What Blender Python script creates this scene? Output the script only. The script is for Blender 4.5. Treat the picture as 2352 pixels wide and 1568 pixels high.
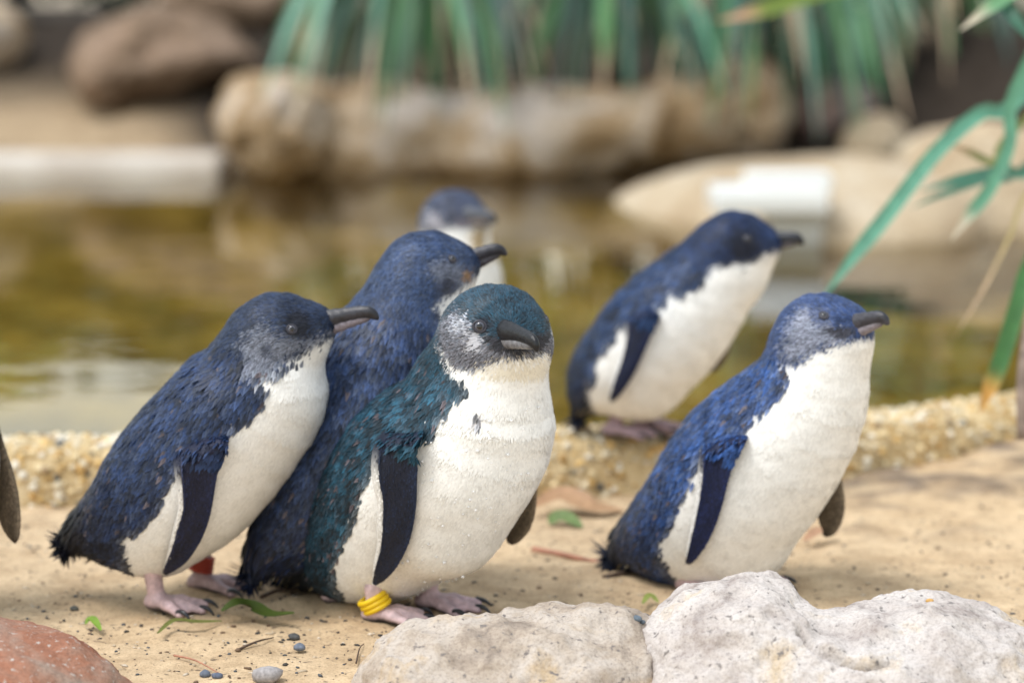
import bpy, math, random
import numpy as np
from mathutils import Vector, noise

for o in list(bpy.data.objects):
    bpy.data.objects.remove(o, do_unlink=True)
random.seed(7)
rng = np.random.default_rng(11)
SC = bpy.context.scene
COL = SC.collection

# ------------------------------------------------------------------ camera
CAM_H, PITCH, LENS = 0.552, math.radians(8.0), 85.0
IW, IH = 2352.0, 1568.0
FPX = LENS / 36.0 * IW
cam = bpy.data.cameras.new('camera')
cam.lens = LENS; cam.sensor_width = 36.0; cam.sensor_fit = 'HORIZONTAL'
cam.clip_start = 0.05; cam.clip_end = 500
cam.dof.use_dof = True; cam.dof.focus_distance = 2.01; cam.dof.aperture_fstop = 3.1
camo = bpy.data.objects.new('camera', cam); COL.objects.link(camo)
camo.location = (0, 0, CAM_H); camo.rotation_euler = (math.pi / 2 - PITCH, 0, 0)
SC.camera = camo

# ------------------------------------------------------------------ world, sun, exposure
SUN_EL, SUN_AZ = math.radians(66), math.radians(240)   # azimuth measured from +Y (north) clockwise
w = bpy.data.worlds.new('World'); SC.world = w; w.use_nodes = True
nt = w.node_tree; nt.nodes.clear()
sky = nt.nodes.new('ShaderNodeTexSky'); sky.sky_type = 'NISHITA'; sky.sun_disc = False
sky.sun_elevation = SUN_EL; sky.sun_rotation = SUN_AZ
sky.air_density = 2.5; sky.dust_density = 0.8; sky.ozone_density = 1.0
hsv = nt.nodes.new('ShaderNodeHueSaturation'); hsv.inputs['Saturation'].default_value = 0.40
bg = nt.nodes.new('ShaderNodeBackground'); bg.inputs['Strength'].default_value = 0.13
out = nt.nodes.new('ShaderNodeOutputWorld')
nt.links.new(sky.outputs[0], hsv.inputs['Color']); nt.links.new(hsv.outputs[0], bg.inputs['Color'])
nt.links.new(bg.outputs[0], out.inputs['Surface'])
sun = bpy.data.lights.new('sun', 'SUN'); sun.energy = 1.5; sun.angle = math.radians(24); sun.color = (1.0, 0.975, 0.94)
suno = bpy.data.objects.new('sun', sun); COL.objects.link(suno)
sd = Vector((math.sin(SUN_AZ) * math.cos(SUN_EL), math.cos(SUN_AZ) * math.cos(SUN_EL), math.sin(SUN_EL)))
suno.rotation_euler = (-sd).to_track_quat('-Z', 'Y').to_euler(); suno.location = (0, 0, 5)
vs = SC.view_settings
vs.view_transform = 'Standard'; vs.look = 'None'; vs.gamma = 1.0; vs.exposure = 0.90; vs.use_curve_mapping = False

# ------------------------------------------------------------------ pixel <-> world
CP, SP = math.cos(PITCH), math.sin(PITCH)
CAMP = np.array([0, 0, CAM_H])
def ray(u, v):
    x = (u - IW / 2) / FPX; y = -(v - IH / 2) / FPX
    return np.array([x, CP + y * SP, -SP + y * CP])
def at(u, v, D):
    r = ray(u, v); return CAMP + r * (D / r[1])
def atz(u, v, z):
    r = ray(u, v); return CAMP + r * ((z - CAM_H) / r[2])
def depth(P):
    P = np.asarray(P) - CAMP; return P[..., 1] * CP - P[..., 2] * SP
def proj(P):
    P = np.asarray(P) - CAMP
    d = P[..., 1] * CP - P[..., 2] * SP
    y = P[..., 1] * SP + P[..., 2] * CP
    return IW / 2 + P[..., 0] / d * FPX, IH / 2 - y / d * FPX
def unit(v):
    v = np.asarray(v, float); return v / (np.linalg.norm(v, axis=-1, keepdims=True) + 1e-12)

# ------------------------------------------------------------------ object helpers
def tag(o, label=None, cat=None, group=None, kind=None):
    if label: o['label'] = label
    if cat: o['category'] = cat
    if group: o['group'] = group
    if kind: o['kind'] = kind
    return o
def empty(name, loc, label=None, cat=None, group=None):
    o = bpy.data.objects.new(name, None); COL.objects.link(o)
    o.location = tuple(float(c) for c in loc); o.empty_display_size = 0.05
    return tag(o, label, cat, group)
def rootloc(o):
    l = np.zeros(3)
    while o is not None:
        l = l + np.array(o.location); o = o.parent
    return l
def mesh(name, V, F, mat=None, parent=None, smooth=True, col=None, origin=None, mats=None, midx=None, normals=None):
    """one mesh object from world-space arrays; F is an (m,3|4) array or a list of such arrays"""
    V = np.asarray(V, float)
    base = rootloc(parent) if parent is not None else np.zeros(3)
    og = np.asarray(origin, float) if origin is not None else (base if parent is not None else np.zeros(3))
    Fs = F if isinstance(F, list) else [F]
    Fs = [np.asarray(f, np.int32) for f in Fs if len(f)]
    me = bpy.data.meshes.new(name)
    me.vertices.add(len(V)); me.vertices.foreach_set('co', (V - og).astype(np.float32).ravel())
    nl = sum(f.size for f in Fs); npoly = sum(len(f) for f in Fs)
    me.loops.add(nl); me.polygons.add(npoly)
    me.loops.foreach_set('vertex_index', np.concatenate([f.ravel() for f in Fs]))
    starts = []; s = 0
    for f in Fs:
        starts.append(s + np.arange(len(f)) * f.shape[1]); s += f.size
    me.polygons.foreach_set('loop_start', np.concatenate(starts).astype(np.int32))
    me.polygons.foreach_set('use_smooth', np.full(npoly, smooth, bool))
    if mats:
        for m in mats: me.materials.append(m)
        me.polygons.foreach_set('material_index', np.asarray(midx, np.int32))
    elif mat: me.materials.append(mat)
    if col is not None:
        a = me.attributes.new('Col', 'FLOAT_COLOR', 'POINT')
        c4 = np.ones((len(V), 4), np.float32); c4[:, :3] = col
        a.data.foreach_set('color', c4.ravel())
    me.update(calc_edges=True)
    if normals is not None: me.normals_split_custom_set_from_vertices(np.asarray(normals, np.float32))
    o = bpy.data.objects.new(name, me); COL.objects.link(o)
    if parent is not None:
        o.parent = parent
        o.location = tuple(og - base)
    else:
        o.location = tuple(og)
    return o

# ------------------------------------------------------------------ implicit surfaces
def smin(a, b, k):
    h = np.maximum(k - np.abs(a - b), 0) / k
    return np.minimum(a, b) - h * h * k * 0.25
def d_cone(P, a, b, r1, r2):
    ba = b - a; l2 = float(ba @ ba) + 1e-12
    pa = P - a
    t = np.clip((pa @ ba) / l2, 0, 1)
    return np.linalg.norm(pa - t[..., None] * ba, axis=-1) - (r1 + t * (r2 - r1))
def d_ell(P, c, r):
    q = (P - c) / r
    k0 = np.linalg.norm(q, axis=-1); k1 = np.linalg.norm(q / r, axis=-1) + 1e-9
    return k0 * (k0 - 1.0) / k1
def surface_nets(fn, lo, hi, h):
    lo = np.asarray(lo, float); n = np.ceil((np.asarray(hi) - lo) / h).astype(int) + 1
    ax = [lo[i] + h * np.arange(n[i]) for i in range(3)]
    G = np.stack(np.meshgrid(*ax, indexing='ij'), -1)
    S = fn(G.reshape(-1, 3)).reshape(n)
    ins = S < 0
    cnt = np.zeros(n - 1, int)
    cor = [(i, j, k) for i in (0, 1) for j in (0, 1) for k in (0, 1)]
    sl = lambda a, c: a[c[0]:c[0] + n[0] - 1, c[1]:c[1] + n[1] - 1, c[2]:c[2] + n[2] - 1]
    for c in cor: cnt += sl(ins, c)
    act = (cnt > 0) & (cnt < 8)
    idx = -np.ones(n - 1, int); ijk = np.argwhere(act); idx[act] = np.arange(len(ijk))
    pos = np.zeros((len(ijk), 3)); wt = np.zeros(len(ijk))
    vals = {c: sl(S, c)[act] for c in cor}
    for c in cor:
        for d in range(3):
            if c[d] == 0:
                e = list(c); e[d] = 1; e = tuple(e)
                a, b = vals[c], vals[e]; m = (a < 0) != (b < 0)
                t = np.where(m, a / np.where(m, a - b, 1), 0)
                p = np.array(c, float)[None] + t[:, None] * (np.array(e) - np.array(c))
                pos += np.where(m[:, None], p, 0); wt += m
    V = lo + (ijk + pos / wt[:, None]) * h
    Q = []
    for d in range(3):
        s0 = [slice(1, -1)] * 3; s1 = [slice(1, -1)] * 3
        s0[d] = slice(0, n[d] - 1); s1[d] = slice(1, n[d])
        A, B = ins[tuple(s0)], ins[tuple(s1)]
        ch = np.argwhere(A != B)
        if not len(ch): continue
        flip = A[tuple(ch.T)]
        base = ch.copy(); o1, o2 = [x for x in range(3) if x != d]
        base[:, o1] += 1; base[:, o2] += 1
        def cell(a, b):
            c = base.copy(); c[:, o1] -= a; c[:, o2] -= b
            return idx[tuple(c.T)]
        q = np.stack([cell(1, 1), cell(0, 1), cell(0, 0), cell(1, 0)], 1)
        if d == 1: flip = ~flip
        q[~flip] = q[~flip][:, ::-1]
        Q.append(q[(q >= 0).all(1)])
    return V, np.concatenate(Q)
def grad(fn, P, e=1e-3):
    g = np.stack([fn(P + np.eye(3)[i] * e) - fn(P - np.eye(3)[i] * e) for i in range(3)], -1)
    return unit(g)
def polish(fn, V, it=2):
    for _ in range(it):
        V = V - grad(fn, V) * np.clip(fn(V), -0.01, 0.01)[:, None]
    return V

def tube(pts, rad, n=8, closed=False, cap=True):
    pts = np.asarray(pts, float); m = len(pts); rad = np.broadcast_to(np.asarray(rad, float), (m,))
    if closed: T = unit(np.roll(pts, -1, 0) - np.roll(pts, 1, 0))
    else: T = unit(np.gradient(pts, axis=0))
    ref = np.array([0, 0, 1.0]) if abs(T[:, 2]).mean() < 0.8 else np.array([1.0, 0, 0])
    A = unit(np.cross(T, ref)); B = np.cross(T, A)
    th = np.linspace(0, 2 * math.pi, n, endpoint=False)
    V = pts[:, None] + rad[:, None, None] * (np.cos(th)[None, :, None] * A[:, None] + np.sin(th)[None, :, None] * B[:, None])
    V = V.reshape(-1, 3); F = []
    for i in range(m if closed else m - 1):
        i2 = (i + 1) % m
        for j in range(n):
            j2 = (j + 1) % n
            F.append((i * n + j, i * n + j2, i2 * n + j2, i2 * n + j))
    F = [np.array(F)]
    if cap and not closed:
        V = np.concatenate([V, pts[:1], pts[-1:]]); a, b = len(V) - 2, len(V) - 1
        t = [(a, (j + 1) % n, j) for j in range(n)] + [(b, (m - 1) * n + j, (m - 1) * n + (j + 1) % n) for j in range(n)]
        F.append(np.array(t))
    return V, F
def join(parts):
    """list of (V, F-list) -> (V, F-list grouped by arity)"""
    Vs, by, o = [], {}, 0
    for V, F in parts:
        Vs.append(V)
        for f in (F if isinstance(F, list) else [F]):
            f = np.asarray(f); by.setdefault(f.shape[1], []).append(f + o)
        o += len(V)
    return np.concatenate(Vs), [np.concatenate(x) for x in by.values()]
def bez(p0, p1, p2, n):
    t = np.linspace(0, 1, n)[:, None]
    return (1 - t) ** 2 * p0 + 2 * t * (1 - t) * p1 + t * t * p2
def catmull(P, sub):
    P = np.asarray(P, float); n = len(P)
    E = np.concatenate([2 * P[:1] - P[1:2], P, 2 * P[-1:] - P[-2:-1]]); out_ = []
    for i in range(n - 1):
        p0, p1, p2, p3 = E[i:i + 4]
        for t in np.arange(sub) / sub:
            out_.append(0.5 * (2 * p1 + (p2 - p0) * t + (2 * p0 - 5 * p1 + 4 * p2 - p3) * t * t + (3 * p1 - p0 - 3 * p2 + p3) * t ** 3))
    out_.append(P[-1]); return np.array(out_)
def fbm(P, sc, oct=4, seed=0.0):
    o = Vector((seed * 17.3, seed * 5.1, seed * 9.7))
    return np.array([noise.fractal(Vector(p) * sc + o, 1.0, 2.0, oct) for p in P])

# ------------------------------------------------------------------ materials
def newmat(name):
    m = bpy.data.materials.new(name); m.use_nodes = True
    nt = m.node_tree; b = nt.nodes['Principled BSDF']
    return m, nt, b
def N(nt, typ, **kw):
    n = nt.nodes.new('ShaderNode' + typ)
    for k, v in kw.items():
        if k in n.inputs: n.inputs[k].default_value = v
        else: setattr(n, k, v)
    return n
def objco(nt):
    return N(nt, 'TexCoord').outputs['Object']
def ramp(nt, fac, stops):
    r = nt.nodes.new('ShaderNodeValToRGB'); e = r.color_ramp.elements
    while len(e) < len(stops): e.new(0.5)
    for i, (p, c) in enumerate(stops):
        e[i].position = p; e[i].color = (*c, 1)
    nt.links.new(fac, r.inputs[0]); return r.outputs[0]
def noise_tex(nt, co, scale, detail=4, rough=0.55, dist=0.0):
    n = N(nt, 'TexNoise'); n.inputs['Scale'].default_value = scale; n.inputs['Detail'].default_value = detail
    n.inputs['Roughness'].default_value = rough; n.inputs['Distortion'].default_value = dist
    nt.links.new(co, n.inputs['Vector']); return n.outputs['Fac']
def mixc(nt, a, b, f, mode='MIX'):
    m = nt.nodes.new('ShaderNodeMix'); m.data_type = 'RGBA'; m.blend_type = mode
    for sock, val in ((m.inputs['A'] if False else m.inputs[6], a), (m.inputs[7], b), (m.inputs[0], f)):
        if hasattr(val, 'links') or hasattr(val, 'is_output'): nt.links.new(val, sock)
        elif isinstance(val, (int, float)): sock.default_value = val
        else: sock.default_value = (*val, 1)
    return m.outputs[2]
def bump(nt, b, h, strength, dist, prev=None):
    n = nt.nodes.new('ShaderNodeBump'); n.inputs['Strength'].default_value = strength; n.inputs['Distance'].default_value = dist
    nt.links.new(h, n.inputs['Height'])
    if prev is not None: nt.links.new(prev, n.inputs['Normal'])
    nt.links.new(n.outputs[0], b.inputs['Normal']); return n.outputs[0]
def attr(nt):
    a = nt.nodes.new('ShaderNodeAttribute'); a.attribute_name = 'Col'; return a.outputs['Color']
def simple(name, c, rough=0.6, spec=0.4, nscale=None, namt=0.25, bscale=None, bstr=0.3, bdist=0.001):
    m, nt, b = newmat(name)
    b.inputs['Roughness'].default_value = rough; b.inputs['Specular IOR Level'].default_value = spec
    b.inputs['Base Color'].default_value = (*c, 1)
    if nscale:
        co = objco(nt); f = noise_tex(nt, co, nscale, 5)
        nt.links.new(ramp(nt, f, [(0.3, tuple(x * (1 - namt) for x in c)), (0.7, tuple(min(1, x * (1 + namt)) for x in c))]), b.inputs['Base Color'])
    if bscale:
        bump(nt, b, noise_tex(nt, objco(nt), bscale, 5), bstr, bdist)
    return m
def attrmat(name, rough=0.55, spec=0.35, nscale=None, bscale=None, bstr=0.3, bdist=0.0006, sheen=0.0, namt=0.3):
    m, nt, b = newmat(name)
    b.inputs['Roughness'].default_value = rough; b.inputs['Specular IOR Level'].default_value = spec
    c = attr(nt)
    if nscale:
        f = noise_tex(nt, objco(nt), nscale, 4)
        c = mixc(nt, c, ramp(nt, f, [(0.3, (1 - namt,) * 3), (0.7, (1.0,) * 3)]), 1.0, 'MULTIPLY')
    nt.links.new(c, b.inputs['Base Color'])
    if bscale: bump(nt, b, noise_tex(nt, objco(nt), bscale, 3), bstr, bdist)
    if sheen:
        b.inputs['Sheen Weight'].default_value = sheen; b.inputs['Sheen Roughness'].default_value = 0.4
    return m
def rockmat(name, stops, scale=6, rough=0.85, bstr=0.6, bdist=0.01, speck=None, fine=220):
    m, nt, b = newmat(name); co = objco(nt)
    b.inputs['Roughness'].default_value = rough; b.inputs['Specular IOR Level'].default_value = 0.25
    f1 = noise_tex(nt, co, scale, 6, 0.6, 0.6)
    c = ramp(nt, f1, stops)
    f2 = noise_tex(nt, co, fine, 3, 0.7)
    c = mixc(nt, c, ramp(nt, f2, [(0.3, (0.62, 0.6, 0.6)), (0.55, (1, 1, 1)), (0.75, (1.0, 1.0, 1.0))]), 0.8, 'MULTIPLY')
    if speck:
        f3 = noise_tex(nt, co, speck[0], 2, 0.5)
        c = mixc(nt, c, speck[1], ramp(nt, f3, [(0.62, (0, 0, 0)), (0.72, (1, 1, 1))]))
    nt.links.new(c, b.inputs['Base Color'])
    p = bump(nt, b, noise_tex(nt, co, scale * 3.3, 8, 0.62), bstr, bdist)
    bump(nt, b, f2, 0.35, bdist * 0.12, p)
    return m

M = {}
M['feather'] = attrmat('plumage', 0.48, 0.25, sheen=0.0)
M['skin'] = attrmat('body_plumage', 0.6, 0.25)
M['flipper'] = attrmat('flipper_plumage', 0.5, 0.28, nscale=900, bscale=1100, bstr=0.6, bdist=0.0008)
M['beak'] = attrmat('beak_horn', 0.40, 0.38, nscale=240, bscale=260, bstr=0.5, bdist=.0012, namt=.5)
M['foot'] = attrmat('foot_skin', 0.5, 0.4, nscale=260, bscale=420, bstr=0.5, bdist=0.001)
M['claw'] = simple('claw_horn', (0.012, 0.014, 0.02), 0.3, 0.5)
M['pupil'] = simple('pupil', (0.004, 0.004, 0.005), 0.05, 0.6)
M['iris'] = simple('iris', (0.065, 0.068, 0.088), 0.08, 0.5)
M['lid'] = simple('eyelid', (0.03, 0.03, 0.042), 0.45, 0.4)
M['red_band'] = simple('red_rubber', (0.34, 0.045, 0.025), 0.5, 0.4)
M['yellow_band'] = simple('yellow_plastic', (0.80, 0.53, 0.01), 0.35, 0.45)
M['leaf'] = attrmat('strap_leaf', 0.42, 0.45, nscale=60)
M['litter'] = attrmat('leaf_litter', 0.6, 0.3, nscale=150)
M['bark'] = simple('bark', (0.10, 0.07, 0.05), 0.9, 0.2, 25, 0.4, 40, 0.6, 0.02)
M['twig'] = simple('twig_bark', (0.09, 0.06, 0.045), 0.85, 0.2, 120, 0.4)
M['foliage'] = attrmat('tree_foliage', 0.5, 0.35)
M['white_plastic'] = simple('white_plastic', (0.72, 0.73, 0.72), 0.35, 0.45)
M['grey_plastic'] = simple('grey_plastic', (0.42, 0.42, 0.4), 0.5, 0.4)

# ================================================================== SETTING
WATER_Z = 0.050
CX = np.array([-14, -3, -0.55, 0.026, 0.15, 0.37, 0.6, 0.95, 1.6, 3, 14])
CY = np.array([2.0, 2.50, 2.580, 2.630, 2.655, 2.70, 2.84, 3.12, 3.75, 5.3, 16])
_xs = np.linspace(-14, 14, 1401)
_ys = np.interp(_xs, CX, CY); _k = np.hanning(25); _k /= _k.sum()
_ys = np.convolve(np.pad(_ys, 12, mode='edge'), _k, 'valid')
def coping_y(x): return np.interp(x, _xs, _ys)
BX = np.array([-60, -3, -1.1, 0.3, 0.75, 1.0, 1.6, 4, 60]); BY = np.array([7.0, 7.05, 7.05, 7.1, 6.9, 6.3, 5.6, 5.8, 16])
def bank_y(x): return np.interp(x, BX, BY)
def sstep(a, b, x):
    t = np.clip((x - a) / (b - a), 0, 1); return t * t * (3 - 2 * t)
def ground_z(x, y, nz=0.0):
    yc = coping_y(x); yb = bank_y(x)
    near = 0.004 + 0.006 * nz + 0.040 * sstep(0.2, 0.8, x) * sstep(-0.42, -0.05, y - yc)
    pool = -0.10 + 0.11 * sstep(0.5, 0.05, y - yc) + 0.03 * nz
    bank = 0.0 + 0.10 * sstep(0.0, 0.25, y - yb) + 0.36 * sstep(0.2, 2.4, y - yb) + 0.05 * nz
    z = np.where(y < yc + 0.03, near, np.where(y < yb - 0.3, pool, pool + (bank - pool) * sstep(-0.3, 0.0, y - yb)))
    return z
gx = np.concatenate([[-120, -60, -30, -15, -8], np.linspace(-5, -1.0, 36)[:-1], np.linspace(-1.0, 1.0, 270), np.linspace(1.0, 5, 36)[1:], [8, 15, 30, 60, 120]])
gy = np.concatenate([[-60, -20, -5, 0, 0.8], np.linspace(1.2, 1.75, 20)[:-1], np.linspace(1.75, 3.0, 210), np.linspace(3.0, 11, 90)[1:], [13, 18, 30, 60, 160]])
GX, GY = np.meshgrid(gx, gy, indexing='ij')
P2 = np.stack([GX.ravel(), GY.ravel(), np.zeros(GX.size)], 1)
nz = fbm(P2, 5.0, 4); nz2 = fbm(P2, 24.0, 4, 3.0)
GZ = ground_z(P2[:, 0], P2[:, 1], nz)
nearm = P2[:, 1] < coping_y(P2[:, 0])
GZ = GZ + np.where(nearm, 0.0035 * nz2, 0)
P2[:, 2] = GZ
n0, n1 = len(gx), len(gy)
I = np.arange(n0 * n1).reshape(n0, n1)
GF = np.stack([I[:-1, :-1].ravel(), I[1:, :-1].ravel(), I[1:, 1:].ravel(), I[:-1, 1:].ravel()], 1)
x_, y_ = P2[:, 0], P2[:, 1]
SAND, SAND2 = np.array([0.62, 0.465, 0.295]), np.array([0.52, 0.395, 0.26])
gc = np.tile(SAND, (len(P2), 1))
wn = np.clip(0.5 + 0.8 * nz, 0, 1)[:, None]
gc = gc * (1 - wn * 0.5) + SAND2 * wn * 0.5
dirt = (sstep(0.18, 0.5, x_) * sstep(-0.40, -0.12, y_ - coping_y(x_)) * np.clip(0.42 + 1.3 * nz + 0.9 * nz2, 0, 1))[:, None]
gc = gc * (1 - dirt) + np.array([0.20, 0.155, 0.12]) * dirt
inpool = (y_ > coping_y(x_) + 0.03) & (y_ < bank_y(x_) + 0.02)
pc = np.array([0.380, 0.285, 0.085]) * (0.85 + 0.9 * np.clip(nz + 0.3 * nz2, -0.4, 0.6))[:, None]
gc = np.where(inpool[:, None], pc, gc)
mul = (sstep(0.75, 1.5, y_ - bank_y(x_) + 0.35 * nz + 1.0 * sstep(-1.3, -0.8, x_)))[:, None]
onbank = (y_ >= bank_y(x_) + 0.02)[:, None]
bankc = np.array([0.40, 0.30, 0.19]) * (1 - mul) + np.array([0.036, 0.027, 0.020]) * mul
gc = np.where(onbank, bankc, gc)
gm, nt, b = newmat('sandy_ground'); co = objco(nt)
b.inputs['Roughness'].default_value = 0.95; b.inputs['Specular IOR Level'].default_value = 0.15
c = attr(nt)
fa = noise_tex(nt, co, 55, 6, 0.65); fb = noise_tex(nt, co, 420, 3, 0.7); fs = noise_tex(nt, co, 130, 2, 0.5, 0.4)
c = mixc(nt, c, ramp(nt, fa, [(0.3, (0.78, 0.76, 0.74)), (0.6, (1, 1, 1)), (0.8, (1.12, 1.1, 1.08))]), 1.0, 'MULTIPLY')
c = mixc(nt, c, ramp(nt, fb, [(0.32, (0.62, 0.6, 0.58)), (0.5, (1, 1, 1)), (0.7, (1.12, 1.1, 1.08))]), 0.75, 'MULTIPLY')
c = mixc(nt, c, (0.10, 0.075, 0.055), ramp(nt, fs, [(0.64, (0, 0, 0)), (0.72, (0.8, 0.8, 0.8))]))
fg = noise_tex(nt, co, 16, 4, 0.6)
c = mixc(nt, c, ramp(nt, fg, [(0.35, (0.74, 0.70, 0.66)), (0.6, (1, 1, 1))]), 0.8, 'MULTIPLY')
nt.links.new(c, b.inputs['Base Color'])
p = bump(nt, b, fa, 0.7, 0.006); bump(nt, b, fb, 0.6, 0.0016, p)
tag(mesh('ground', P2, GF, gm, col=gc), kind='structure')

# water sheet
wm, nt, b = newmat('pool_water'); nt.nodes.remove(b)
outn = [n for n in nt.nodes if n.type == 'OUTPUT_MATERIAL'][0]
tr = N(nt, 'BsdfTransparent'); tr.inputs['Color'].default_value = (0.86, 0.82, 0.60, 1)
gl = N(nt, 'BsdfGlossy'); gl.inputs['Roughness'].default_value = 0.025
fr = N(nt, 'Fresnel'); fr.inputs['IOR'].default_value = 1.33
mx = N(nt, 'MixShader')
mp = N(nt, 'Mapping'); mp.inputs['Scale'].default_value = (1.0, 1.6, 1.0); nt.links.new(objco(nt), mp.inputs['Vector'])
h1 = noise_tex(nt, mp.outputs[0], 3.2, 3, 0.5, 0.3)
bn = N(nt, 'Bump'); bn.inputs['Strength'].default_value = 0.15; bn.inputs['Distance'].default_value = 0.012
nt.links.new(h1, bn.inputs['Height'])
nt.links.new(bn.outputs[0], gl.inputs['Normal']); nt.links.new(bn.outputs[0], fr.inputs['Normal'])
nt.links.new(fr.outputs[0], mx.inputs[0]); nt.links.new(tr.outputs[0], mx.inputs[1]); nt.links.new(gl.outputs[0], mx.inputs[2])
nt.links.new(mx.outputs[0], outn.inputs['Surface'])
wx = np.linspace(-5, 4, 91); wy = coping_y(wx) + 0.02
WV = np.concatenate([np.stack([wx, wy, np.full(91, WATER_Z)], 1), np.stack([wx, np.full(91, 8.2), np.full(91, WATER_Z)], 1)])
WF = np.array([(i, i + 1, 92 + i, 91 + i) for i in range(90)])
tag(mesh('water', WV, WF, wm), kind='structure')

# pool coping of exposed-pebble concrete
cm = rockmat('pebble_concrete', [(0.3, (0.40, 0.28, 0.13)), (0.55, (0.58, 0.45, 0.26)), (0.75, (0.64, 0.53, 0.36))], 14, 0.9, 0.6, 0.004)
prof = np.array([(-0.004, -0.05), (0.0, 0.030), (0.004, 0.050), (0.012, 0.062), (0.024, 0.068), (0.075, 0.070), (0.10, 0.066), (0.108, 0.055), (0.110, -0.06)])
cxs = np.concatenate([np.linspace(-5, -0.9, 30)[:-1], np.linspace(-0.9, 1.0, 150), np.linspace(1.0, 3.2, 30)[1:]])
cpy = coping_y(cxs); tx = unit(np.stack([np.gradient(cxs), np.gradient(cpy)], 1)); nrm = np.stack([-tx[:, 1], tx[:, 0]], 1)
m_ = len(prof)
CV = np.stack([np.concatenate([np.array([cxs[i], cpy[i]])[None] + prof[:, :1] * nrm[i][None], prof[:, 1:]], 1) for i in range(len(cxs))]).reshape(-1, 3)
CV += 0.0022 * np.stack([fbm(CV, 30, 3, s) for s in (1, 2, 3)], 1)
CF = np.array([(i * m_ + j, (i + 1) * m_ + j, (i + 1) * m_ + j + 1, i * m_ + j + 1) for i in range(len(cxs) - 1) for j in range(m_ - 1)])
coping = tag(mesh('pool_coping', CV, CF, cm), 'low kerb of exposed pebble concrete along the near pool edge', 'kerb')
ICO = []
t_ = (1 + 5 ** .5) / 2
iv = unit(np.array([(-1, t_, 0), (1, t_, 0), (-1, -t_, 0), (1, -t_, 0), (0, -1, t_), (0, 1, t_), (0, -1, -t_), (0, 1, -t_), (t_, 0, -1), (t_, 0, 1), (-t_, 0, -1), (-t_, 0, 1)], float))
iF = np.array([(0, 11, 5), (0, 5, 1), (0, 1, 7), (0, 7, 10), (0, 10, 11), (1, 5, 9), (5, 11, 4), (11, 10, 2), (10, 7, 6), (7, 1, 8), (3, 9, 4), (3, 4, 2), (3, 2, 6), (3, 6, 8), (3, 8, 9), (4, 9, 5), (2, 4, 11), (6, 2, 10), (8, 6, 7), (9, 8, 1)])
PEB = np.array([(0.66, 0.52, 0.30), (0.62, 0.42, 0.17), (0.72, 0.62, 0.44), (0.50, 0.31, 0.11), (0.76, 0.70, 0.58), (0.34, 0.24, 0.14), (0.12, 0.12, 0.11), (0.62, 0.50, 0.30)])
pebm = [simple('pebble_%d' % i, tuple(c), 0.6, 0.35, 200, 0.25) for i, c in enumerate(PEB)]
pebmesh = []
for k in range(8):
    v = iv * (1 + 0.18 * rng.standard_normal((12, 1))) * np.array([1, 0.8, 0.7])
    o = mesh('pebble', v, iF, pebm[k]); pebmesh.append(o.data); bpy.data.objects.remove(o)
arc = np.cumsum(np.concatenate([[0], np.linalg.norm(np.diff(prof, axis=0), axis=1)]))
def coping_pt(x, s):
    a = np.interp(s, arc, prof[:, 0]); z = np.interp(s, arc, prof[:, 1])
    y = coping_y(x); dy = (coping_y(x + .02) - coping_y(x - .02)) / .04; L = math.hypot(1, dy)
    return np.array([x - dy / L * a, y + a / L, z])
pp = []
for i in range(3000):
    x = rng.uniform(-0.62, 0.82); s = rng.uniform(0.045, 0.20); r = 0.0026 + 0.0046 * rng.random() ** 1.7
    pp.append((r, x, s, rng.choice(8, p=[.25, .18, .2, .11, .12, .04, .02, .08]), rng.random(3) * 6.28))
pp.sort(key=lambda q: -q[0])
parts, cols = [], []
for i, (r, x, s, k, e) in enumerate(pp):
    c0 = coping_pt(x, s)
    if i < 290:
        o = bpy.data.objects.new('pebble', pebmesh[k]); COL.objects.link(o); o.parent = coping
        o.location = tuple(c0); o.rotation_euler = tuple(e); o.scale = (r, r, r)
    else:
        a = e[0]; R = np.array([(math.cos(a), -math.sin(a), 0), (math.sin(a), math.cos(a), 0), (0, 0, 1)])
        parts.append((c0 + (iv * r * (0.75 + 0.5 * rng.random((1, 3)))) @ R.T, iF)); cols.append(np.tile(PEB[k] * rng.uniform(0.8, 1.15), (12, 1)))
V_, F_ = join(parts)
tag(mesh('pebble_aggregate', V_, F_, attrmat('pebble_mix', 0.6, 0.35, 200), parent=coping, col=np.concatenate(cols)), kind='stuff')

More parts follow.
